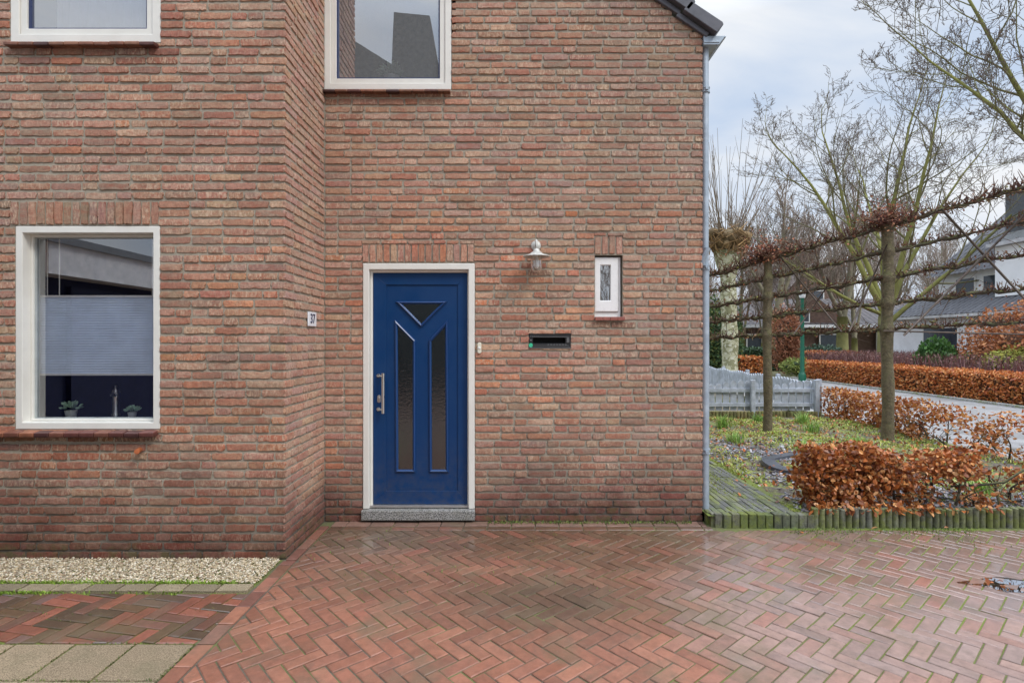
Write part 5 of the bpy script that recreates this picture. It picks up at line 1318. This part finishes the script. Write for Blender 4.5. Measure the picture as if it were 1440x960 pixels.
mb = MB(); mb.box(22.2, 30, 32.4, 36, 2.35, 2.6); mb.box(13.8, 22.2, 34.3, 34.45, 2.38, 2.56); mb.build('fascia', M_render, bh)
for (a, b, z0, z1) in ((14.8, 16.2, .5, 2.0), (17.2, 18.8, 2.7, 3.6), (19.4, 20.8, .6, 2.0), (23.0, 24.6, .2, 2.1)):
    f, p = MB(), MB(); win_y(f, p, a, b, 34.78, z0, z1); w = f.build('window', M_white2, bh); p.build('pane', M_pane, w)
for x in (22.6, 26.5):
    mb = MB(); mb.box(x, x+.22, 32.5, 32.72, 0, 2.35); mb.build('carport_post', M_render, bh)
gh = thing('gabled_house', 'brown gabled house with tall chimney glimpsed between the bare branches', 'house', (23, 46, 0))
mb = MB(); mb.box(20.5, 27.5, 44, 52, 0, 4.0); mb.prism([(20.5, 4.0), (27.5, 4.0), (24.0, 7.6)], lambda a, b, d: (a, d, b), 44, 44.4); mb.build('wall', M_brown, gh)
mb = MB(); tile_roof(mb, (20.1, 52, 3.7), (0, -8.2, 0), (3.9, 0, 4.0), 24, 12, (-.7, 0, .7), col=(.13,.10,.09)); tile_roof(mb, (27.9, 43.8, 3.7), (0, 8.2, 0), (-3.9, 0, 4.0), 24, 12, (.7, 0, .7), col=(.13,.10,.09)); mb.build('roof', M_roofw, gh)
mb = MB(); mb.box(23.3, 24.7, 45, 46.2, 6.6, 8.9); mb.build('chimney', M_brown, gh)
f, p = MB(), MB(); win_y(f, p, 23.1, 24.9, 43.95, 4.2, 5.6); w = f.build('window', M_white2, gh); p.build('pane', M_pane, w)

# ------------------------------------------------------------------ across the yard: seen mirrored in the panes
g = thing('flat_roofed_garage', 'flat roofed garage with white fascia, mirrored in the lower left window', 'garage', (-5.5, -2, 0))
mb = MB(); mb.box(-8, -4.35, -9, 2.9, 0, 2.15); mb.build('wall', simple('garage_dark', (.006,.01,.05), .7), g)
mb = MB(); mb.box(-8, -4.1, -9.2, 3.0, 2.12, 2.40); mb.build('fascia', simple('fascia_white', (.90,.91,.95), .5), g)
mb = MB(); mb.box(-8.05, -4.06, -9.25, 3.05, 2.40, 2.47); mb.build('roof_trim', simple('trim_grey', (.22,.23,.25), .4), g)
for y in (-6.5, -3.2, .1): 
    mb = MB(); mb.box(-4.35, -4.30, y, y+2.4, .02, 2.05); mb.build('garage_door', simple('garage_door_paint', (.008,.014,.06), .6), g)
oh = thing('neighbour_house', 'dark brick house across the yard, mirrored in the upper window', 'house', (-3, -8, 0))
mb = MB(); mb.box(-8.5, .2, -12, -6.0, 0, 5.0); mb.prism([(-8.5, 5.0), (.2, 5.0), (.2, 5.5), (-1.85, 7.0), (-2.02, 9.0), (-2.3, 10.6), (-3.3, 10.7), (-3.36, 9.25), (-4.4, 9.9), (-8.5, 11.5)], lambda a, b, d: (a, d, b), -6.3, -6.0); mb.build('wall', simple('dark_brick', (.15,.14,.125), .9, var=.35, scale=9), oh)
mb = MB(); mb.box(-8.7, .4, -12, -6.35, 5.0, 5.1); mb.build('roof', M_rooft, oh)

# ------------------------------------------------------------------ camera, light, sky
cam = bpy.data.cameras.new('camera'); co = bpy.data.objects.new('camera', cam); COL.objects.link(co)
co.location = (0, 0, CAM_H); co.rotation_euler = (R(90), 0, 0); cam.lens = 36*F_PX/1440; cam.sensor_width = 36; cam.sensor_fit = 'HORIZONTAL'; cam.clip_end = 2000; cam.clip_start = .05
scene.camera = co
SUN_EL, SUN_AZ = 46, 132     # azimuth clockwise from +Y : behind the camera, to the right
sd = Vector((math.sin(R(SUN_AZ))*math.cos(R(SUN_EL)), math.cos(R(SUN_AZ))*math.cos(R(SUN_EL)), math.sin(R(SUN_EL))))
sl = bpy.data.lights.new('sun', 'SUN'); sl.energy = 1.6; sl.angle = R(14); sl.color = (1, .955, .89)
so = bpy.data.objects.new('sun', sl); COL.objects.link(so); so.rotation_euler = sd.to_track_quat('Z', 'Y').to_euler(); so.location = (5, -5, 12)
w = bpy.data.worlds.new('World'); scene.world = w; w.use_nodes = True; nt = w.node_tree; bg = nt.nodes['Background']
sky = nt.nodes.new('ShaderNodeTexSky'); sky.sky_type = 'NISHITA'; sky.sun_disc = False; sky.sun_elevation = R(SUN_EL); sky.sun_rotation = R(SUN_AZ); sky.air_density = 1.0; sky.dust_density = 1.5
tc = nt.nodes.new('ShaderNodeTexCoord'); mp = nt.nodes.new('ShaderNodeMapping'); mp.inputs['Scale'].default_value = (1.0, 1.0, 2.6); nt.links.new(tc.outputs['Generated'], mp.inputs[0])
mp.inputs['Rotation'].default_value = (R(8), R(-18), 0)
ns = nt.nodes.new('ShaderNodeTexNoise'); ns.inputs['Scale'].default_value = 2.1; ns.inputs['Detail'].default_value = 7; ns.inputs['Roughness'].default_value = .52; ns.inputs['Distortion'].default_value = .5; nt.links.new(mp.outputs[0], ns.inputs['Vector'])
mr = nt.nodes.new('ShaderNodeMapRange'); mr.inputs['From Min'].default_value = .38; mr.inputs['From Max'].default_value = .64; mr.inputs['To Min'].default_value = .05; mr.inputs['To Max'].default_value = 1.0; nt.links.new(ns.outputs['Fac'], mr.inputs['Value'])
# overcast veil : brighter towards the zenith
sx = nt.nodes.new('ShaderNodeSeparateXYZ'); nt.links.new(tc.outputs['Generated'], sx.inputs[0])
zr = nt.nodes.new('ShaderNodeMapRange'); zr.inputs['From Min'].default_value = .48; zr.inputs['From Max'].default_value = 1.0; zr.inputs['To Min'].default_value = 1.0; zr.inputs['To Max'].default_value = 4.8; nt.links.new(sx.outputs[2], zr.inputs['Value'])
mx = nt.nodes.new('ShaderNodeMix'); mx.data_type = 'RGBA'; nt.links.new(mr.outputs[0], mx.inputs[0])
veil = nt.nodes.new('ShaderNodeMix'); veil.data_type = 'RGBA'; veil.inputs[0].default_value = .12; veil.inputs[6].default_value = (6.0, 7.25, 9.2, 1); nt.links.new(sky.outputs[0], veil.inputs[7])
mx.inputs[7].default_value = (9.0, 9.25, 9.6, 1); nt.links.new(veil.outputs[2], mx.inputs[6])
ml = nt.nodes.new('ShaderNodeVectorMath'); ml.operation = 'SCALE'; nt.links.new(mx.outputs[2], ml.inputs[0]); nt.links.new(zr.outputs[0], ml.inputs['Scale'])
nt.links.new(ml.outputs[0], bg.inputs['Color']); bg.inputs['Strength'].default_value = .10
scene.view_settings.view_transform = 'Standard'; scene.view_settings.look = 'None'; scene.view_settings.exposure = 0; scene.view_settings.gamma = 1
